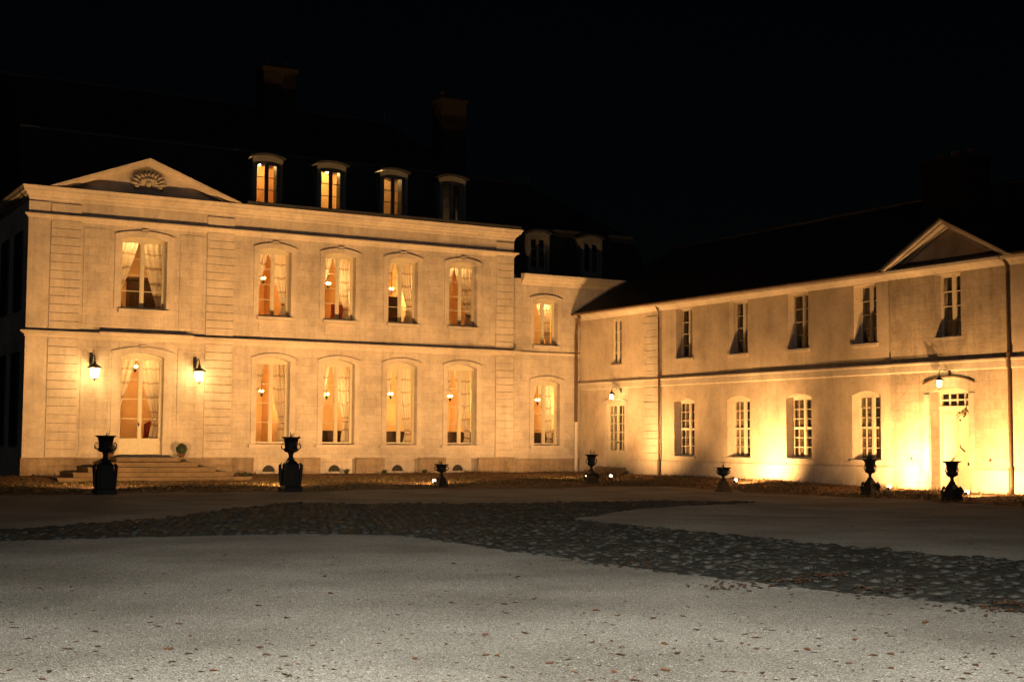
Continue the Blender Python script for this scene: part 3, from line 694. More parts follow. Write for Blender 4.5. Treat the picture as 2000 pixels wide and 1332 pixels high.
for i in range(-220, 221):
    for j in range(-220, 221):
        u, v_ = (i+.5*(j % 2))*pitch*1.05, j*pitch*.9
        x, y = u*ca-v_*sa+12+rs.uniform(-.03, .03), u*sa+v_*ca+20+rs.uniform(-.03, .03)
        if not inside(x, y) and not (rs.random() < .5 and inside(x+rs.uniform(-.2, .2), y+rs.uniform(-.2, .2))): continue
        pc = Vector((x, y, 0))-CAM; dep = pc.dot(_f); ix = pc.dot(_r)/dep*F_PX
        if abs(ix) > 1350: continue
        stones.append((dep, ix, x, y, rs.randrange(10), rs.uniform(0, 6.28), rs.uniform(.82, 1.06), rs.uniform(-.014, .012), rs.uniform(-.11, .11), rs.uniform(-.11, .11)))
stones.sort(key=lambda s: s[0] if abs(s[1]) < 1000 else s[0]+100)
rest = MB()
for q, (dep, ix, x, y, k, a, sc, dz, t1, t2) in enumerate(stones):
    if q < 300:
        o = link('cobblestone', cob_me[k], None, path, (x, y, dz)); o.rotation_euler = (t1, t2, a); o.scale = (sc, sc, 1)
    else:
        c_, s_ = math.cos(a), math.sin(a)
        vv = [((vx*c_-vy*s_)*.196*sc, (vx*s_+vy*c_)*.196*sc, vz) for vx, vy, vz in shapes[k][0]]
        rest.add([(x+px_, y+py_, dz+pz_+px_*t2-py_*t1) for px_, py_, pz_ in vv], shapes[k][1], True)
tag(obj('cobble_paving', rest, m_cob, path), None, None, None, 'stuff')

# ------------------------------------------------------------------ steps at the front door
steps = thing('stone_steps', 'worn stone steps fanning out on three sides below the front door', 'steps', (13.45, YA, 0))
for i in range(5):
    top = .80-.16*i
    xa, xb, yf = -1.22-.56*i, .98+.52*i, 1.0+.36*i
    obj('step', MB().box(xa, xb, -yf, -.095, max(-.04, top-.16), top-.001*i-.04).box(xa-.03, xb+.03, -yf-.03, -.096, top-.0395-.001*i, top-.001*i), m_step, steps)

# ------------------------------------------------------------------ potted box balls by the door
def box_ball(x, label):
    t = thing('box_ball_shrub', label, 'shrub', (x, YA-.5, .80), 0, 'clipped box balls beside the front door')
    obj('pot', MB().lathe([(.09,0),(.13,.10),(.14,.12),(.12,.12)], 14), m_pot, t)
    obj('stem', MB().tube([(0,0,.1),(0,0,.2)], .02, 6), m_twig, t)
    m = MB(); rq = random.Random(5)
    for i in range(700):
        z = rq.uniform(-1, 1); a = rq.uniform(0, 6.28); s = math.sqrt(1-z*z); rr = .20*rq.uniform(.8, 1.02)
        c = Vector((s*math.cos(a)*rr, s*math.sin(a)*rr, .29+z*rr)); e1 = Vector((rq.uniform(-1,1), rq.uniform(-1,1), rq.uniform(-1,1))).normalized()*.022; e2 = e1.orthogonal().normalized()*.012
        m.add([c-e1, c+e2, c+e1, c-e2], [(0,1,2,3)])
    m.ball((0,0,.29), .165, 2)
    obj('foliage', m, m_green, t)
box_ball(14.62, 'clipped box ball in a small pot right of the front door'); box_ball(12.12, 'clipped box ball left of the front door, half behind the first urn')

# ------------------------------------------------------------------ wall lanterns
def lantern(name_label, base, rz, arm=.5, s=1.0, bulb=True, drop=.2, group=None):
    """base = point on the wall face; local -y points away from the wall"""
    t = thing('wall_lantern', name_label, 'lantern', base, rz, group)
    obj('bracket', MB().tube([(0,0,0),(0,-arm*.35,.10*s),(0,-arm*.8,.12*s),(0,-arm,.04*s),(0,-arm,-drop*.5)], .018*s, 6).box(-.06*s,.06*s,-.025,.0,-.22*s,.22*s).tube([(0,0,-.16*s),(0,-arm*.3,-.02*s),(0,-arm*.55,.11*s)], .012*s, 6), m_iron, t)
    z = -drop; c = (0, -arm)
    obj('crown', MB().lathe([(.02*s, z+.12*s), (.06*s, z+.09*s), (.05*s, z+.03*s), (.24*s, z-.10*s), (.255*s, z-.13*s), (.20*s, z-.13*s)], 4, (c[0], c[1], 0), smooth=False).lathe([(.012*s, z+.10*s), (.025*s, z+.15*s), (.01*s, z+.22*s)], 8, (c[0], c[1], 0)), m_iron, t)
    zt, zb = z-.13*s, z-.50*s
    m = MB()
    for k in range(4):
        a = math.pi/2*k; m.tube([(c[0]+.20*s*math.cos(a), c[1]+.20*s*math.sin(a), zt), (c[0]+.12*s*math.cos(a), c[1]+.12*s*math.sin(a), zb)], .011*s, 4)
    m.lathe([(.13*s, zb-.015*s), (.13*s, zb+.012*s)], 4, (c[0], c[1], 0)).lathe([(.012*s, zb-.08*s), (.03*s, zb-.04*s), (.012*s, zb-.015*s)], 8, (c[0], c[1], 0))
    obj('cage', m, m_iron, t)
    for k in range(4):
        a, b = math.pi/2*k, math.pi/2*(k+1)
        obj('pane', MB().add([(c[0]+r_*s*math.cos(q), c[1]+r_*s*math.sin(q), zz) for r_, q, zz in ((.195, a, zt), (.195, b, zt), (.117, b, zb), (.117, a, zb))], [(0,1,2,3)]), m_lglass, t)
    if bulb:
        obj('bulb', MB().ball((c[0], c[1], z-.30*s), .06*s, 1), m_bulb, t)
    return t
lantern('lit iron lantern on the wall left of the front door', (11.50, YA-.024, 4.18), 0, .55)
lantern('lit iron lantern on the wall right of the front door', (15.17, YA-.024, 4.16), 0, .55)
lantern('small lit lantern over the glazed door in the inner corner', (XB-.001, YA-3.02, 3.52), R(-90), .45, .62, drop=.12)
lantern('small lit lantern over the panelled entrance door of the wing', (XB-.06, YA-20.12, 3.52), R(-90), .45, .62, drop=.16)
# dried flower bunch hung right of the entrance door
fb = thing('dried_flower_bunch', 'small dried flower bunch hanging at the right of the panelled entrance door', 'flowers', (XB-.15, YA-20.80, 2.50), R(-90))
m = MB(); rq = random.Random(9)
for i in range(7):
    a = rq.uniform(-.6, .3); L = rq.uniform(.18, .34); m.tube([(0, 0, 0), (a*.3, -.03, -L*.5), (a*.6, -.05, -L)], .008, 4)
obj('stem', m, m_twig, fb)
m = MB()
for i in range(12): m.ball((rq.uniform(-.22, .10), -.05+rq.uniform(-.04, .02), -.2-rq.uniform(-.1, .2)), .03, 1, .3)
obj('flower_head', m, m_leafd, fb); obj('hook', MB().tube([(0,0.1,.35),(0,-.03,.3),(0,0,.0)], .01, 5), m_iron, fb)

# ------------------------------------------------------------------ urns on pedestals
def handle_pts(r, z0, z1, s): return [(s*r, 0, z0), (s*(r+.075), 0, z0+.02), (s*(r+.095), 0, (z0+z1)/2), (s*(r+.06), 0, z1), (s*(r+.015), 0, z1-.03)]
def pedestal(m, wb, hb, w1, h1, w2, neck, h2, ears=True):
    m.frus(wb, wb, -.02, wb, wb, hb*.6); m.frus(wb*.97, wb*.97, hb*.6, w1, w1, hb)
    m.frus(w1, w1, hb, w2, w2, h1); m.frus(w2*1.12, w2*1.12, h1, w2*1.12, w2*1.12, h1+.03); m.frus(w2, w2, h1+.03, neck, neck, h2)
    if ears:
        for s in (-1, 1):
            for t in (-1, 1): m.tube([(s*w1*.49, t*w1*.49, hb), (s*w1*.52, t*w1*.52, hb+(h1-hb)*.6), (s*w2*.64, t*w2*.64, h1), (s*w2*.54, t*w2*.54, h1+.07)], [.04, .05, .045, .02], 7)
    return m
def make_urn(kind):
    t = thing('garden_urn', 'x', 'urn', (0, 0, 0), 0, 'cast-iron urns along the edge of the forecourt')
    if kind == 'tall':
        obj('pedestal', pedestal(MB(), .52, .18, .42, .73, .36, .15, .88), m_iron, t)
        obj('foot', MB().lathe([(.10,.88),(.12,.90),(.065,.94),(.06,1.02),(.09,1.06),(.07,1.08)], 20), m_iron, t)
        pr = [(.07,1.075),(.16,1.10),(.205,1.14),(.205,1.18),(.175,1.215),(.178,1.24),(.185,1.34),(.205,1.46),(.245,1.488),(.262,1.50),(.262,1.52),(.215,1.52),(.19,1.46),(0.02,1.44)]
        hz = (1.17, 1.34, .19)
    elif kind == 'middle':
        obj('pedestal', pedestal(MB(), .38, .14, .33, .30, .24, .11, .44), m_iron, t)
        obj('foot', MB().lathe([(.075,.44),(.09,.455),(.045,.50),(.042,.57),(.06,.60)], 18), m_iron, t)
        pr = [(.05,.595),(.115,.62),(.15,.66),(.15,.70),(.12,.735),(.125,.76),(.14,.85),(.16,.95),(.22,.975),(.24,.985),(.24,1.0),(.17,1.0),(.15,.95),(.02,.93)]
        hz = (.70, .84, .135)
    else:
        obj('pedestal', pedestal(MB(), .36, .08, .31, .24, .2, .1, .34, False), m_iron, t)
        obj('foot', MB().lathe([(.07,.34),(.08,.355),(.04,.39),(.04,.43),(.06,.46)], 18), m_iron, t)
        pr = [(.05,.455),(.13,.48),(.165,.52),(.16,.56),(.15,.60),(.165,.66),(.205,.685),(.222,.695),(.222,.71),(.17,.71),(.15,.66),(.02,.64)]
        hz = (.52, .64, .155)
    b = obj('bowl', MB().lathe(pr, 28), m_iron, t)
    for s in (-1, 1): obj('handle', MB().tube(handle_pts(hz[2], hz[0], hz[1], s), .017, 7), m_iron, t)
    return t
URNS = [('tall', 204, 965, 'tall black urn on a scrolled pedestal in front of the stone steps'),
        ('tall', 567, 960, 'tall black urn on a scrolled pedestal in front of the main house windows'),
        ('short', 862, 951, 'squat black urn at the right end of the main house'),
        ('middle', 1155, 944, 'slender dark urn in front of the inner corner and its drainpipe'),
        ('short', 1413, 960, 'squat black urn in front of the second wing window'),
        ('middle', 1700, 967, 'dark urn holding a spiky green plant left of the entrance door'),
        ('middle', 1860, 978, 'black urn with bare twigs straight in front of the entrance door')]
protos = {}; urn_pos = []
for kind, x, y, lab in URNS:
    p = gnd(x, y)
    if kind not in protos: o = protos[kind] = make_urn(kind)
    else: o = copy_tree(protos[kind])
    o.location = (p.x, p.y, 0); o['label'] = lab; urn_pos.append((p, kind))
def urn_plant(p, z, lab, spiky=False, seed=1):
    rq = random.Random(seed); t = thing('urn_plant', lab, 'plant', (p.x, p.y, z), 0, 'plants in the urns')
    st = MB(); lf = MB()
    for i in range(22 if spiky else 6):
        a = rq.uniform(0, 6.28); L = rq.uniform(.12, .22) if spiky else rq.uniform(.12, .25); o = rq.uniform(.35, .9) if spiky else rq.uniform(.1, .7)
        d = Vector((math.cos(a)*o, math.sin(a)*o, 1)).normalized(); e = d*L
        st.tube([(0,0,0), e*.5, tuple(e+Vector((0,0,-.02)))], .005, 4)
        for k in range(10 if spiky else 5):
            c = e*rq.uniform(.4, 1.05); q = Vector((rq.uniform(-1,1), rq.uniform(-1,1), rq.uniform(-.4,1))).normalized()*(.05 if spiky else .03); w = q.orthogonal().normalized()*(.012 if spiky else .014)
            lf.add([c, c+q*.5+w, c+q, c+q*.5-w], [(0,1,2,3)])
    obj('stem', st, m_twig, t); obj('leaf', lf, m_green if spiky else m_leafd, t); return t
PL = ['sprig in the tall urn before the steps', 'sprig in the tall urn before the house windows', 'thin twigs in the squat urn at the end of the main house',
      'thin twigs in the slender urn at the inner corner', 'low sprig in the squat urn before the wing', 'spiky green plant in the urn left of the entrance door', 'bare twigs with few leaves in the urn before the entrance door']
for i, (p, kind) in enumerate(urn_pos): urn_plant(p, {'tall': 1.44, 'middle': .93, 'short': .64}[kind], PL[i], i == 5, 20+i)

# ------------------------------------------------------------------ floodlights on the ground
def floodlight(label, x, y, target, watts, cone=125, z=None, blend=1.0, vis=True):
    g = max(0, gz(x, y)); d = (Vector(target)-Vector((x, y, g+.12))); yaw = math.atan2(d.y, d.x)
    t = thing('floodlight', label, 'floodlight', (x, y, g), yaw, 'ground floodlights aimed at the walls')
    el = math.atan2(d.z, math.hypot(d.x, d.y)); c, s = math.cos(el), math.sin(el)
    def rot(px, py, pz): return (px*c-pz*s, py, .12+px*s+pz*c)
    def lathe_x(prof, n=16):
        m = MB(); v = [rot(xx, r_*math.cos(2*math.pi*k/n), r_*math.sin(2*math.pi*k/n)) for xx, r_ in prof for k in range(n)]
        m.add(v, [(j*n+k, j*n+(k+1)%n, (j+1)*n+(k+1)%n, (j+1)*n+k) for j in range(len(prof)-1) for k in range(n)], True); return m
    obj('housing', lathe_x([(-.12,.015),(-.11,.03),(-.05,.036),(-.02,.04),(-.02,.02)]), m_iron, t)
    obj('lens', lathe_x([(-.022,.036),(.015,.052),(.04,.058),(.06,.05),(.07,.028),(.073,.003)]), m_lens, t)
    obj('yoke', MB().tube([(0,-.075,.12),(0,-.075,.05),(0,0,.02),(0,.075,.05),(0,.075,.12)], .01, 5).tube([(0,0,.03),(0,0,-.1)], .014, 6), m_iron, t)
    L = bpy.data.lights.new('flood_beam', 'SPOT'); L.energy = watts; L.color = FLOOD; L.spot_size = R(cone); L.spot_blend = blend; L.shadow_soft_size = .05
    lo = bpy.data.objects.new('flood_beam', L); COL.objects.link(lo)
    dn = d.normalized(); lo.location = Vector((x, y, g+.12))+dn*.10; lo.rotation_euler = dn.to_track_quat('-Z', 'Y').to_euler()
    return t
floodlight('floodlight hidden behind the tall urn before the steps', 9.95, 40.3, (11.2, YA, 7.6), 3750, 136)
floodlight('floodlight hidden behind the tall urn before the house windows', 15.5, 40.3, (16.5, YA, 7.6), 3400, 136)
floodlight('glowing floodlight left of the squat urn by the main house', 20.45, 40.5, (22.5, YA, 7.6), 4350, 136)
floodlight('glowing floodlight left of the slender corner urn', 28.4, 43.8, (28.2, YA, 6.6), 2300, 136)
floodlight('floodlight right of the slender corner urn', 29.1, 43.2, (XB, 43.8, 4.2), 1800, 136)
floodlight('glowing floodlight right of the squat urn before the wing', 29.7, 36.7, (XB, 37.3, 1.4), 2300, 124)
floodlight('glowing floodlight right of the urn with the green plant', 30.1, 30.15, (XB, 30.9, 1.4), 2300, 124)
floodlight('glowing floodlight at the urn before the entrance door', 29.3, 26.5, (XB, 27.5, 1.4), 2800, 124)

# ------------------------------------------------------------------ inside: chandeliers, curtains, furniture
def make_chandelier():
    t = thing('chandelier', 'x', 'chandelier', (0, 0, 0), 0, 'lit chandeliers seen through the windows')
    obj('rod', MB().tube([(0,0,0),(0,0,.9)], .012, 6).lathe([(.01,-.18),(.05,-.1),(.03,0),(.05,.06),(.015,.12)], 10), m_iron, t)
    for k in range(4):
        a = math.pi/2*k+.4; c, s = math.cos(a), math.sin(a)
        obj('arm', MB().tube([(0,0,-.05),(.05*c,.05*s,-.12),(.07*c,.07*s,-.06),(.07*c,.07*s,.02)], .009, 5), m_iron, t)
        obj('bulb', MB().ball((.07*c,.07*s,.05), .019, 1), m_cbulb, t)
    return t
ch0 = None
def chandelier(px, py, dy, label):
    global ch0
    d = ray(px, py); p = CAM+d*((YA+dy)/d.y)
    if ch0 is None: ch0 = o = make_chandelier()
    else: o = copy_tree(ch0)
    o.location = p; o['label'] = label; return o
NTH = ['first', 'second', 'third', 'fourth']
chandelier(264, 718, 1.6, 'lit chandelier high behind the glazed front door')
for i, (x, y) in enumerate(((511, 766), (638, 772), (763, 771), (879, 776))): chandelier(x, y, (2.6, 1.6, 1.9, 2.2)[i], 'lit chandelier inside the %s ground-floor window right of the front door' % NTH[i])
for i, (x, y) in enumerate(((514, 546), (641, 556), (765, 566))): chandelier(x, y, (1.9, 1.5, 2.3)[i], 'lit chandelier inside the %s upper window of the long row' % NTH[i])
chandelier(884, 508, 1.2, 'lit chandelier at the very top of the fourth upper window of the long row')
chandelier(250, 470, 1.4, 'lit chandelier at the head of the wide upper window above the front door')
chandelier(1050, 783, 1.7, 'lit chandelier in the ground-floor window of the link building')
chandelier(1056, 588, 1.2, 'lit chandelier at the head of the upper window of the link building')
dl = []
def attic_lamp(c, z, y, lab, s=1.0):
    t = thing('hanging_lamp', lab, 'lamp', (c, YA+y, z), 0, 'hanging lamps in the attic dormers')
    obj('cord', MB().tube([(0,0,.05),(0,0,.3)], .006, 4), m_iron, t)
    obj('bulb', MB().ball((0,0,0), .045*s, 1), m_abulb, t)
for i, c in enumerate(DORM[:3]): attic_lamp(c+(.1, .28, .05)[i], 12.12, 2.45, 'bare hanging bulb at the head of the %s lit attic dormer window' % NTH[i], (1.0, 1.15, .8)[i])

def curtain(x, y, z0, z1, w, side, label, tie=.84, inner=0.0):
    """side -1: hangs at the left jamb, +1: at the right; drawn back to the jamb at the tie"""
    m = MB(); nu, nv = 26, 22; h = z1-z0; v = []
    for j in range(nv+1):
        t = j/nv
        if t < tie: k = 1-(t/tie)**1.15*.70
        else: k = .30+.16*((t-tie)/(1-tie))
        for i in range(nu+1):
            s = i/nu; v.append((x+side*(w-s*w*k), y+.028*math.sin(s*26+t*1.5)*(.5+.5*k)+.02*math.sin(s*9), z1-h*t))
    m.add(v, [(j*(nu+1)+i, j*(nu+1)+i+1, (j+1)*(nu+1)+i+1, (j+1)*(nu+1)+i) for j in range(nv) for i in range(nu)], True)
    t_ = thing('curtain', label, 'curtain', (x, y, z0), 0, 'swag curtains in the lit windows')
    m.v = [(a-x, b-y, c-z0) for a, b, c in m.v]
    obj('cloth', m, m_curtain, t_); zt = h*(1-tie)
    obj('tie_back', MB().tube([(side*w, -.06, zt+.03), (side*(w*.86), -.07, zt-.01), (side*w*.72, -.05, zt+.02), (side*w*.72, .06, zt+.02)], .018, 6), m_redcloth, t_)
def curtains(c, z0, z1, w, where, left=1.0, right=1.0, ly=0):
    q = random.Random(int(c*100)+int(z0*10))
    curtain(c, YA+.72+ly, z0, z1, w/2*left*1.12, -1, 'left curtain drawn back in the '+where, q.uniform(.6, .9)); curtain(c, YA+.74+ly, z0, z1, w/2*right*q.uniform(1.05, 1.2), 1, 'right curtain drawn back in the '+where, q.uniform(.7, .97))
for i, c in enumerate(BAYS):
    curtains(c, 1.3, 4.42, 1.36, '%s ground-floor window right of the front door' % NTH[i])
    curtains(c, 6.0, 8.5, 1.3, '%s upper window of the long row' % NTH[i])
curtains(13.28, 6.02, 8.55, 1.66, 'wide upper window above the front door'); curtains(13.29, 1.4, 4.4, 1.6, 'glazed front door')
curtains(30.05, 1.3, 3.9, 1.3, 'ground-floor window of the link building', ly=.1); curtains(29.99, 5.4, 7.28, 1.2, 'upper window of the link building', ly=.1)
def net(c, z0, h, w, label):
    t = thing('net_curtain', label, 'curtain', (XB+.42, YA-c, z0), R(-90), 'net curtains in the lower windows of the wing')
    for s in (-1, 1):
        m = MB(); n = 40; v = []
        for j in range(9):
            for i in range(n+1):
                u = i/n; open_ = .80+.14*math.sin(j*.9+s*1.3+c); v.append((s*(w/2-u*w*.5*open_), .018*math.sin(u*44+j*.3), h*j/8))
        m.add(v, [(j*(n+1)+i, j*(n+1)+i+1, (j+1)*(n+1)+i+1, (j+1)*(n+1)+i) for j in range(8) for i in range(n)], True)
        obj('cloth', m, m_net, t)
t_ = net(2.35, 1.1, 1.8, .62, 'added net curtain brightening the left leaf of the glazed corner door')  # cloth added only to brighten the left panes of this door
for i, c in enumerate(LO): net(c, .95, 2.0, 1.2, 'net curtain in the %s lower window of the wing counted from the corner' % NTH[i])

def sideboard(x, y, z, w, label):
    t = thing('sideboard', label, 'sideboard', (x, YA+y, z))
    obj('carcass', MB().box(-w/2, w/2, 0, .45, .12, .86).box(-w/2-.03, w/2+.03, -.03, .47, .861, .90), m_wood, t)
    for k in (-1, 0, 1):
        d_ = obj('door', MB().box(k*w/3-w/6+.015, k*w/3+w/6-.015, -.015, -.001, .17, .82), m_wood, t); obj('knob', MB().ball((k*w/3+w/9, -.03, .5), .018), m_iron, d_)
    for a in (-1, 1):
        for b in (.04, .41): obj('leg', MB().tube([(a*(w/2-.05), b, 0), (a*(w/2-.05), b, .12)], .025, 6), m_wood, t)
sideboard(21.1, 1.3, .9, 1.5, 'dark sideboard low behind the second ground-floor window'); sideboard(24.0, 1.5, .9, 1.0, 'dark sideboard low behind the third ground-floor window')
sideboard(26.9, 1.4, .9, 1.4, 'dark sideboard low behind the fourth ground-floor window'); sideboard(30.6, 1.4, .9, 1.1, 'dark sideboard low behind the ground-floor window of the link building')
def armchair(x, y, z, label, material):
    t = thing('armchair', label, 'armchair', (x, YA+y, z), R(15))
    obj('seat', MB().box(-.3, .3, -.3, .3, .28, .46), material, t); obj('backrest', MB().prism([(-.32,.4),(.32,.4),(.30,1.1),(.15,1.2),(-.15,1.2),(-.30,1.1)], .24, .36), material, t)
    for s in (-1, 1):
        obj('armrest', MB().box(min(s*.3, s*.38), max(s*.3, s*.38), -.3, .3, .3, .66), material, t)
        for b in (-.26, .26): obj('leg', MB().tube([(s*.28, b, 0), (s*.28, b, .28)], .025, 6), m_wood, t)
armchair(21.35, 1.1, 5.6, 'red upholstered armchair behind the second upper window', m_redcloth)
armchair(14.3, 1.6, .88, 'red upholstered armchair behind the front door', m_redcloth)
def wardrobe(x, y, z, label, h=2.0):
    t = thing('wardrobe', label, 'wardrobe', (x, YA+y, z)); 
    obj('carcass', MB().box(-.5,.5,0,.5,0,h).box(-.55,.55,-.05,.52,h+.001,h+.1), m_wood, t)
    for s in (-1, 1):
        d_ = obj('door', MB().box(min(s*.01,s*.48), max(s*.01,s*.48), -.02, -.001, .08, h-.06), m_wood, t); obj('knob', MB().ball((s*.06,-.04,h/2), .02), m_iron, d_)
wardrobe(23.6, 1.8, 5.6, 'dark wardrobe behind the third upper window', 1.5); wardrobe(13.9, 2.4, 5.6, 'dark wardrobe behind the wide upper window', 1.7)

# weeds at the wall foot, boot scraper, wall anchors
def weed(px, py, label, s=1.0, seed=1):
    p = gnd(px, py); p.y = min(p.y, YA-.25); q = random.Random(seed); t = thing('weed_tuft', label, 'weed', (p.x, p.y, gz(p.x, p.y)), 0, 'weeds at the foot of the main house wall')
    m = MB()
    for i in range(70):
        a = q.uniform(0, 6.28); L = q.uniform(.10, .24)*s; o = q.uniform(.2, 1.0); d_ = Vector((math.cos(a)*o, math.sin(a)*o, 1)).normalized()*L; w_ = Vector((-math.sin(a), math.cos(a), 0))*.012
        b_ = Vector((q.uniform(-.05, .05), q.uniform(-.05, .05), -.01)); m.add([b_-w_, b_+w_, b_+d_*.6+w_*1.4+Vector((0,0,.02)), b_+d_, b_+d_*.6-w_*1.4], [(0,1,2,3,4)])
    obj('leaf', m, m_green, t); obj('stem', MB().tube([(0,0,-.02),(.02,0,.1*s)], .008, 4), m_twig, t)
weed(628, 931, 'low dark weed left of the second cellar window', 1.0, 2); weed(676, 929, 'small weed right of the second cellar window', .8, 3)
weed(482, 938, 'weed tuft at the wall just right of the steps', 1.2, 4); weed(762, 929, 'low weed under the third ground-floor window', .8, 5)
bs = thing('boot_scraper', 'small iron boot scraper beside the glazed corner door', 'boot scraper', (XB-.55, YA-4.15, gz(XB-.55, YA-4.15)), R(-90))
for k in (-1, 1): obj('leg', MB().tube([(k*.14, 0, -.05), (k*.14, 0, .13)], .014, 6), m_iron, bs)
obj('blade', MB().box(-.14, .14, -.006, .006, .07, .105), m_iron, bs)
for sx, sz in ((18.55, .98), (21.55, .98)): obj('wall_anchor', MB().lathe([(.05,0),(.045,.02),(.02,.035)], 10), m_pipe, wing, (sx-13.5, -.051, sz)).rotation_euler = (R(90), 0, 0)

# ------------------------------------------------------------------ fallen leaves, litter, grass
def leaf_mesh(rq, s=1.0):
    v = []; n = 14
    cl = rq.uniform(.15, .45)
    for k in range(n):
        t = 2*math.pi*k/n; r_ = (.55+.45*(k % 2))*(1-.25*abs(math.sin(t)))*.5
        x, y = r_*math.cos(t)*1.25, r_*math.sin(t); v.append((x*s, y*s, (.04+cl*(y*y*1.6+x*x*.5)+rq.uniform(-.03, .03))*s))
    v.append((0, 0, .03*s)); v += [(.62*s, 0, .1*s), (.85*s, .05*s, .16*s), (.62*s, .03*s, .1*s)]
    return v, [(k, (k+1) % n, n) for k in range(n)]+[(n+1, n+2, n+3)]
rq = random.Random(11); leaf_me = []
for i in range(9):
    v, f = leaf_mesh(rq); me = MB().add(v, f, True).data('fallen_leaf'); me.materials.append([m_leafb, m_leafd, m_leaf_r][i % 3]); leaf_me.append(me)
big = [(948,1240),(1026,1237),(1196,1221),(1043,1170),(988,1198),(1074,1296),(1298,1258),(1324,1278),(1240,1330),(448,1153),(635,1126),(350,1219),(330,1268),(27,1226),(68,1244),(132,1268),(505,1184),(1478,1246),(1577,1269),(1890,1316),(1850,1309),(1808,1217),(1545,1306),(1415,1313),(1840,1288),(985,1181),(1157,1255),(1300,1310),(1700,1200),(1925,1188),(1960,1190),(1985,1192),(1670,1250),(870,1155),(560,1320),(1510,1088-0)]
lab_leaf = 'curled brown fallen leaf lying on the pale gravel'
for i in range(150):
    if i < len(big): x, y = big[i]; s = rq.uniform(.055, .09)
    else:
        y = 1070+262*rq.random()**.75; x = 2000*(1-rq.random()**1.35) if rq.random() < .8 else rq.uniform(0, 2000); s = rq.uniform(.03, .062)
    p = gnd(x, y)
    if inside(p.x, p.y): s *= .9
    o = link('fallen_leaf', leaf_me[i % 9], None, None, (p.x, p.y, .035 if inside(p.x, p.y) else .003)); o.rotation_euler = (rq.uniform(-.25, .25), rq.uniform(-.25, .25), rq.uniform(0, 6.28)); o.scale = (s, s, s*rq.uniform(.8, 1.6))
    tag(o, 'curled brown fallen leaf lying on the pale gravel or the cobbles', 'leaf', 'fallen leaves scattered over the forecourt')
# crumbs and scraps of leaf, past counting
lm = [MB(), MB(), MB()]
for i in range(1700):
    y = 985+380*rq.random()**.85; x = rq.uniform(-150, 2150) if rq.random() < .45 else 2150-2300*rq.random()**1.4
    p = gnd(x, y); s = rq.uniform(.007, .022) if rq.random() < .88 else rq.uniform(.025, .045); a = rq.uniform(0, 6.28); z = .045 if inside(p.x, p.y) else .004
    if verge_edge(p.x, p.y) > 0: continue
    c_, s_ = math.cos(a)*s, math.sin(a)*s; w = rq.uniform(.3, .7); h1 = rq.uniform(.1, .5)*s
    lm[i % 2].add([(p.x-c_, p.y-s_, z), (p.x+s_*w, p.y-c_*w, z+h1), (p.x+c_, p.y+s_, z+h1*.4), (p.x-s_*w, p.y+c_*w, z+h1*.7)], [(0,1,2,3)])
lo_ = tag(obj('leaf_litter', lm[0], m_leafb), 'small brown leaf scraps strewn over the gravel', None, None, 'stuff')
tag(obj('leaf_crumbs', lm[1], m_leafd, lo_), None, None, None, 'stuff')
for (cx_, cy_, n_, sp) in ((1612, 1130, 60, 24), (1960, 1190, 90, 40), (1560, 1140, 40, 20), (1450, 1145, 50, 40), (1700, 1160, 50, 40), (1240, 1108, 30, 40)):
    for i in range(n_):
        p = gnd(cx_+rq.gauss(0, sp), cy_+rq.gauss(0, sp*.13)); s = rq.uniform(.015, .045); a = rq.uniform(0, 6.28); c_, s_ = math.cos(a)*s, math.sin(a)*s; z = (.03 if inside(p.x, p.y) else .004)+rq.uniform(0, .012); h1 = rq.uniform(.2, .8)*s
        lm[2].add([(p.x-c_, p.y-s_, z), (p.x+s_*.6, p.y-c_*.6, z+h1), (p.x+c_, p.y+s_, z+h1*.4), (p.x-s_*.6, p.y+c_*.6, z+h1*.7)], [(0,1,2,3)])
tag(obj('leaf_drift', lm[2], m_leafd, lo_), None, None, None, 'stuff')
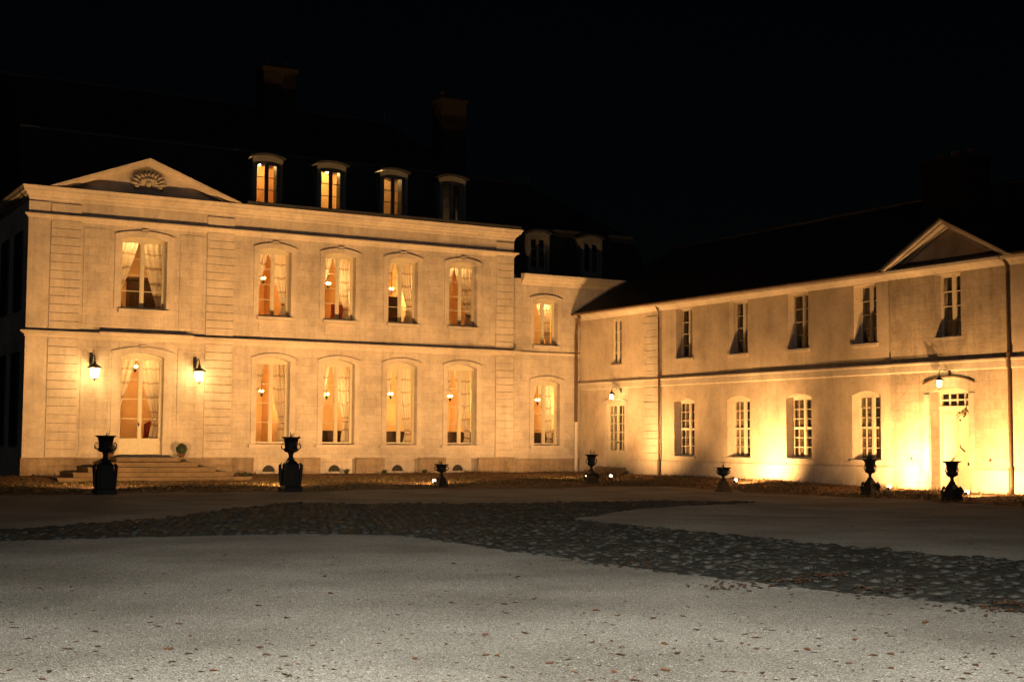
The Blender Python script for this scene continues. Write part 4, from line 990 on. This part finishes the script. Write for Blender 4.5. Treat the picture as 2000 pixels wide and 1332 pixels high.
# loose stones lying on the near gravel
pb = MB()
for i in range(6500):
    y = 1075+257*rq.random()**.8+20; x = rq.uniform(-60, 2060); p = gnd(x, y)
    if inside(p.x, p.y): continue
    r_ = rq.uniform(.004, .009)*(1.7 if rq.random() < .04 else 1); a = rq.uniform(0, 6.28); c_, s_ = math.cos(a)*r_, math.sin(a)*r_; k_ = rq.uniform(.6, 1)
    pb.add([(p.x+c_, p.y+s_, .001), (p.x-s_*k_, p.y+c_*k_, .001), (p.x-c_, p.y-s_, .001), (p.x+s_*k_, p.y-c_*k_, .001), (p.x+c_*.2, p.y+s_*.2, r_*.8)], [(0,1,4),(1,2,4),(2,3,4),(3,0,4)])
tag(obj('loose_gravel', pb, mat('gravel_stone', (.19, .175, .15), .9, col2=(.06, .052, .043), vscale=9, detail=2)), 'loose pale stones lying on the gravel', None, None, 'stuff')
vl = MB(); gb = MB()
def verge_pt():
    while True:
        x, y = (rq.uniform(2, XB-.1), rq.uniform(36.5, YA-.05)) if rq.random() < .6 else (rq.uniform(26, XB-.1), rq.uniform(19, YA))
        d_ = verge_edge(x, y)
        if d_ > -.3: return x, y, d_
for i in range(5200):
    x, y, d_ = verge_pt(); z = gz(x, y)+.012; s = rq.uniform(.025, .06); a = rq.uniform(0, 6.28); c_, s_ = math.cos(a)*s, math.sin(a)*s; h1 = rq.uniform(.1, .8)*s
    vl.add([(x-c_, y-s_, z), (x+s_*.6, y-c_*.6, z+h1), (x+c_, y+s_, z+h1*.5), (x-s_*.6, y+c_*.6, z+h1*.8)], [(0,1,2,3)])
tag(obj('verge_leaf_litter', vl, m_leafb), 'brown leaf litter caught in the verge', None, None, 'stuff')
def clump(x, y): return math.sin(x*1.9+1)*math.sin(y*1.3+.5)+math.sin(x*.7-y*1.1)
for i in range(42000):
    x, y, d_ = verge_pt()
    if d_ < .25 or clump(x, y) < rq.uniform(-1.2, 1.0): continue
    near = min(YA-y, XB-x) < .35
    z = gz(x, y); h = rq.uniform(.04, .11)*(1.8 if near and rq.random() < .4 else 1); a = rq.uniform(0, 6.28); w = .011; l_ = rq.uniform(.3, 1.0)*h; b = a+rq.uniform(-1, 1)+1.57
    gb.add([(x-w*math.cos(a), y-w*math.sin(a), z-.005), (x+w*math.cos(a), y+w*math.sin(a), z-.005), (x+l_*math.cos(b), y+l_*math.sin(b), z+h)], [(0,1,2)])
tag(obj('grass', gb, m_grass), 'short tufted grass growing on the verge', None, None, 'stuff')
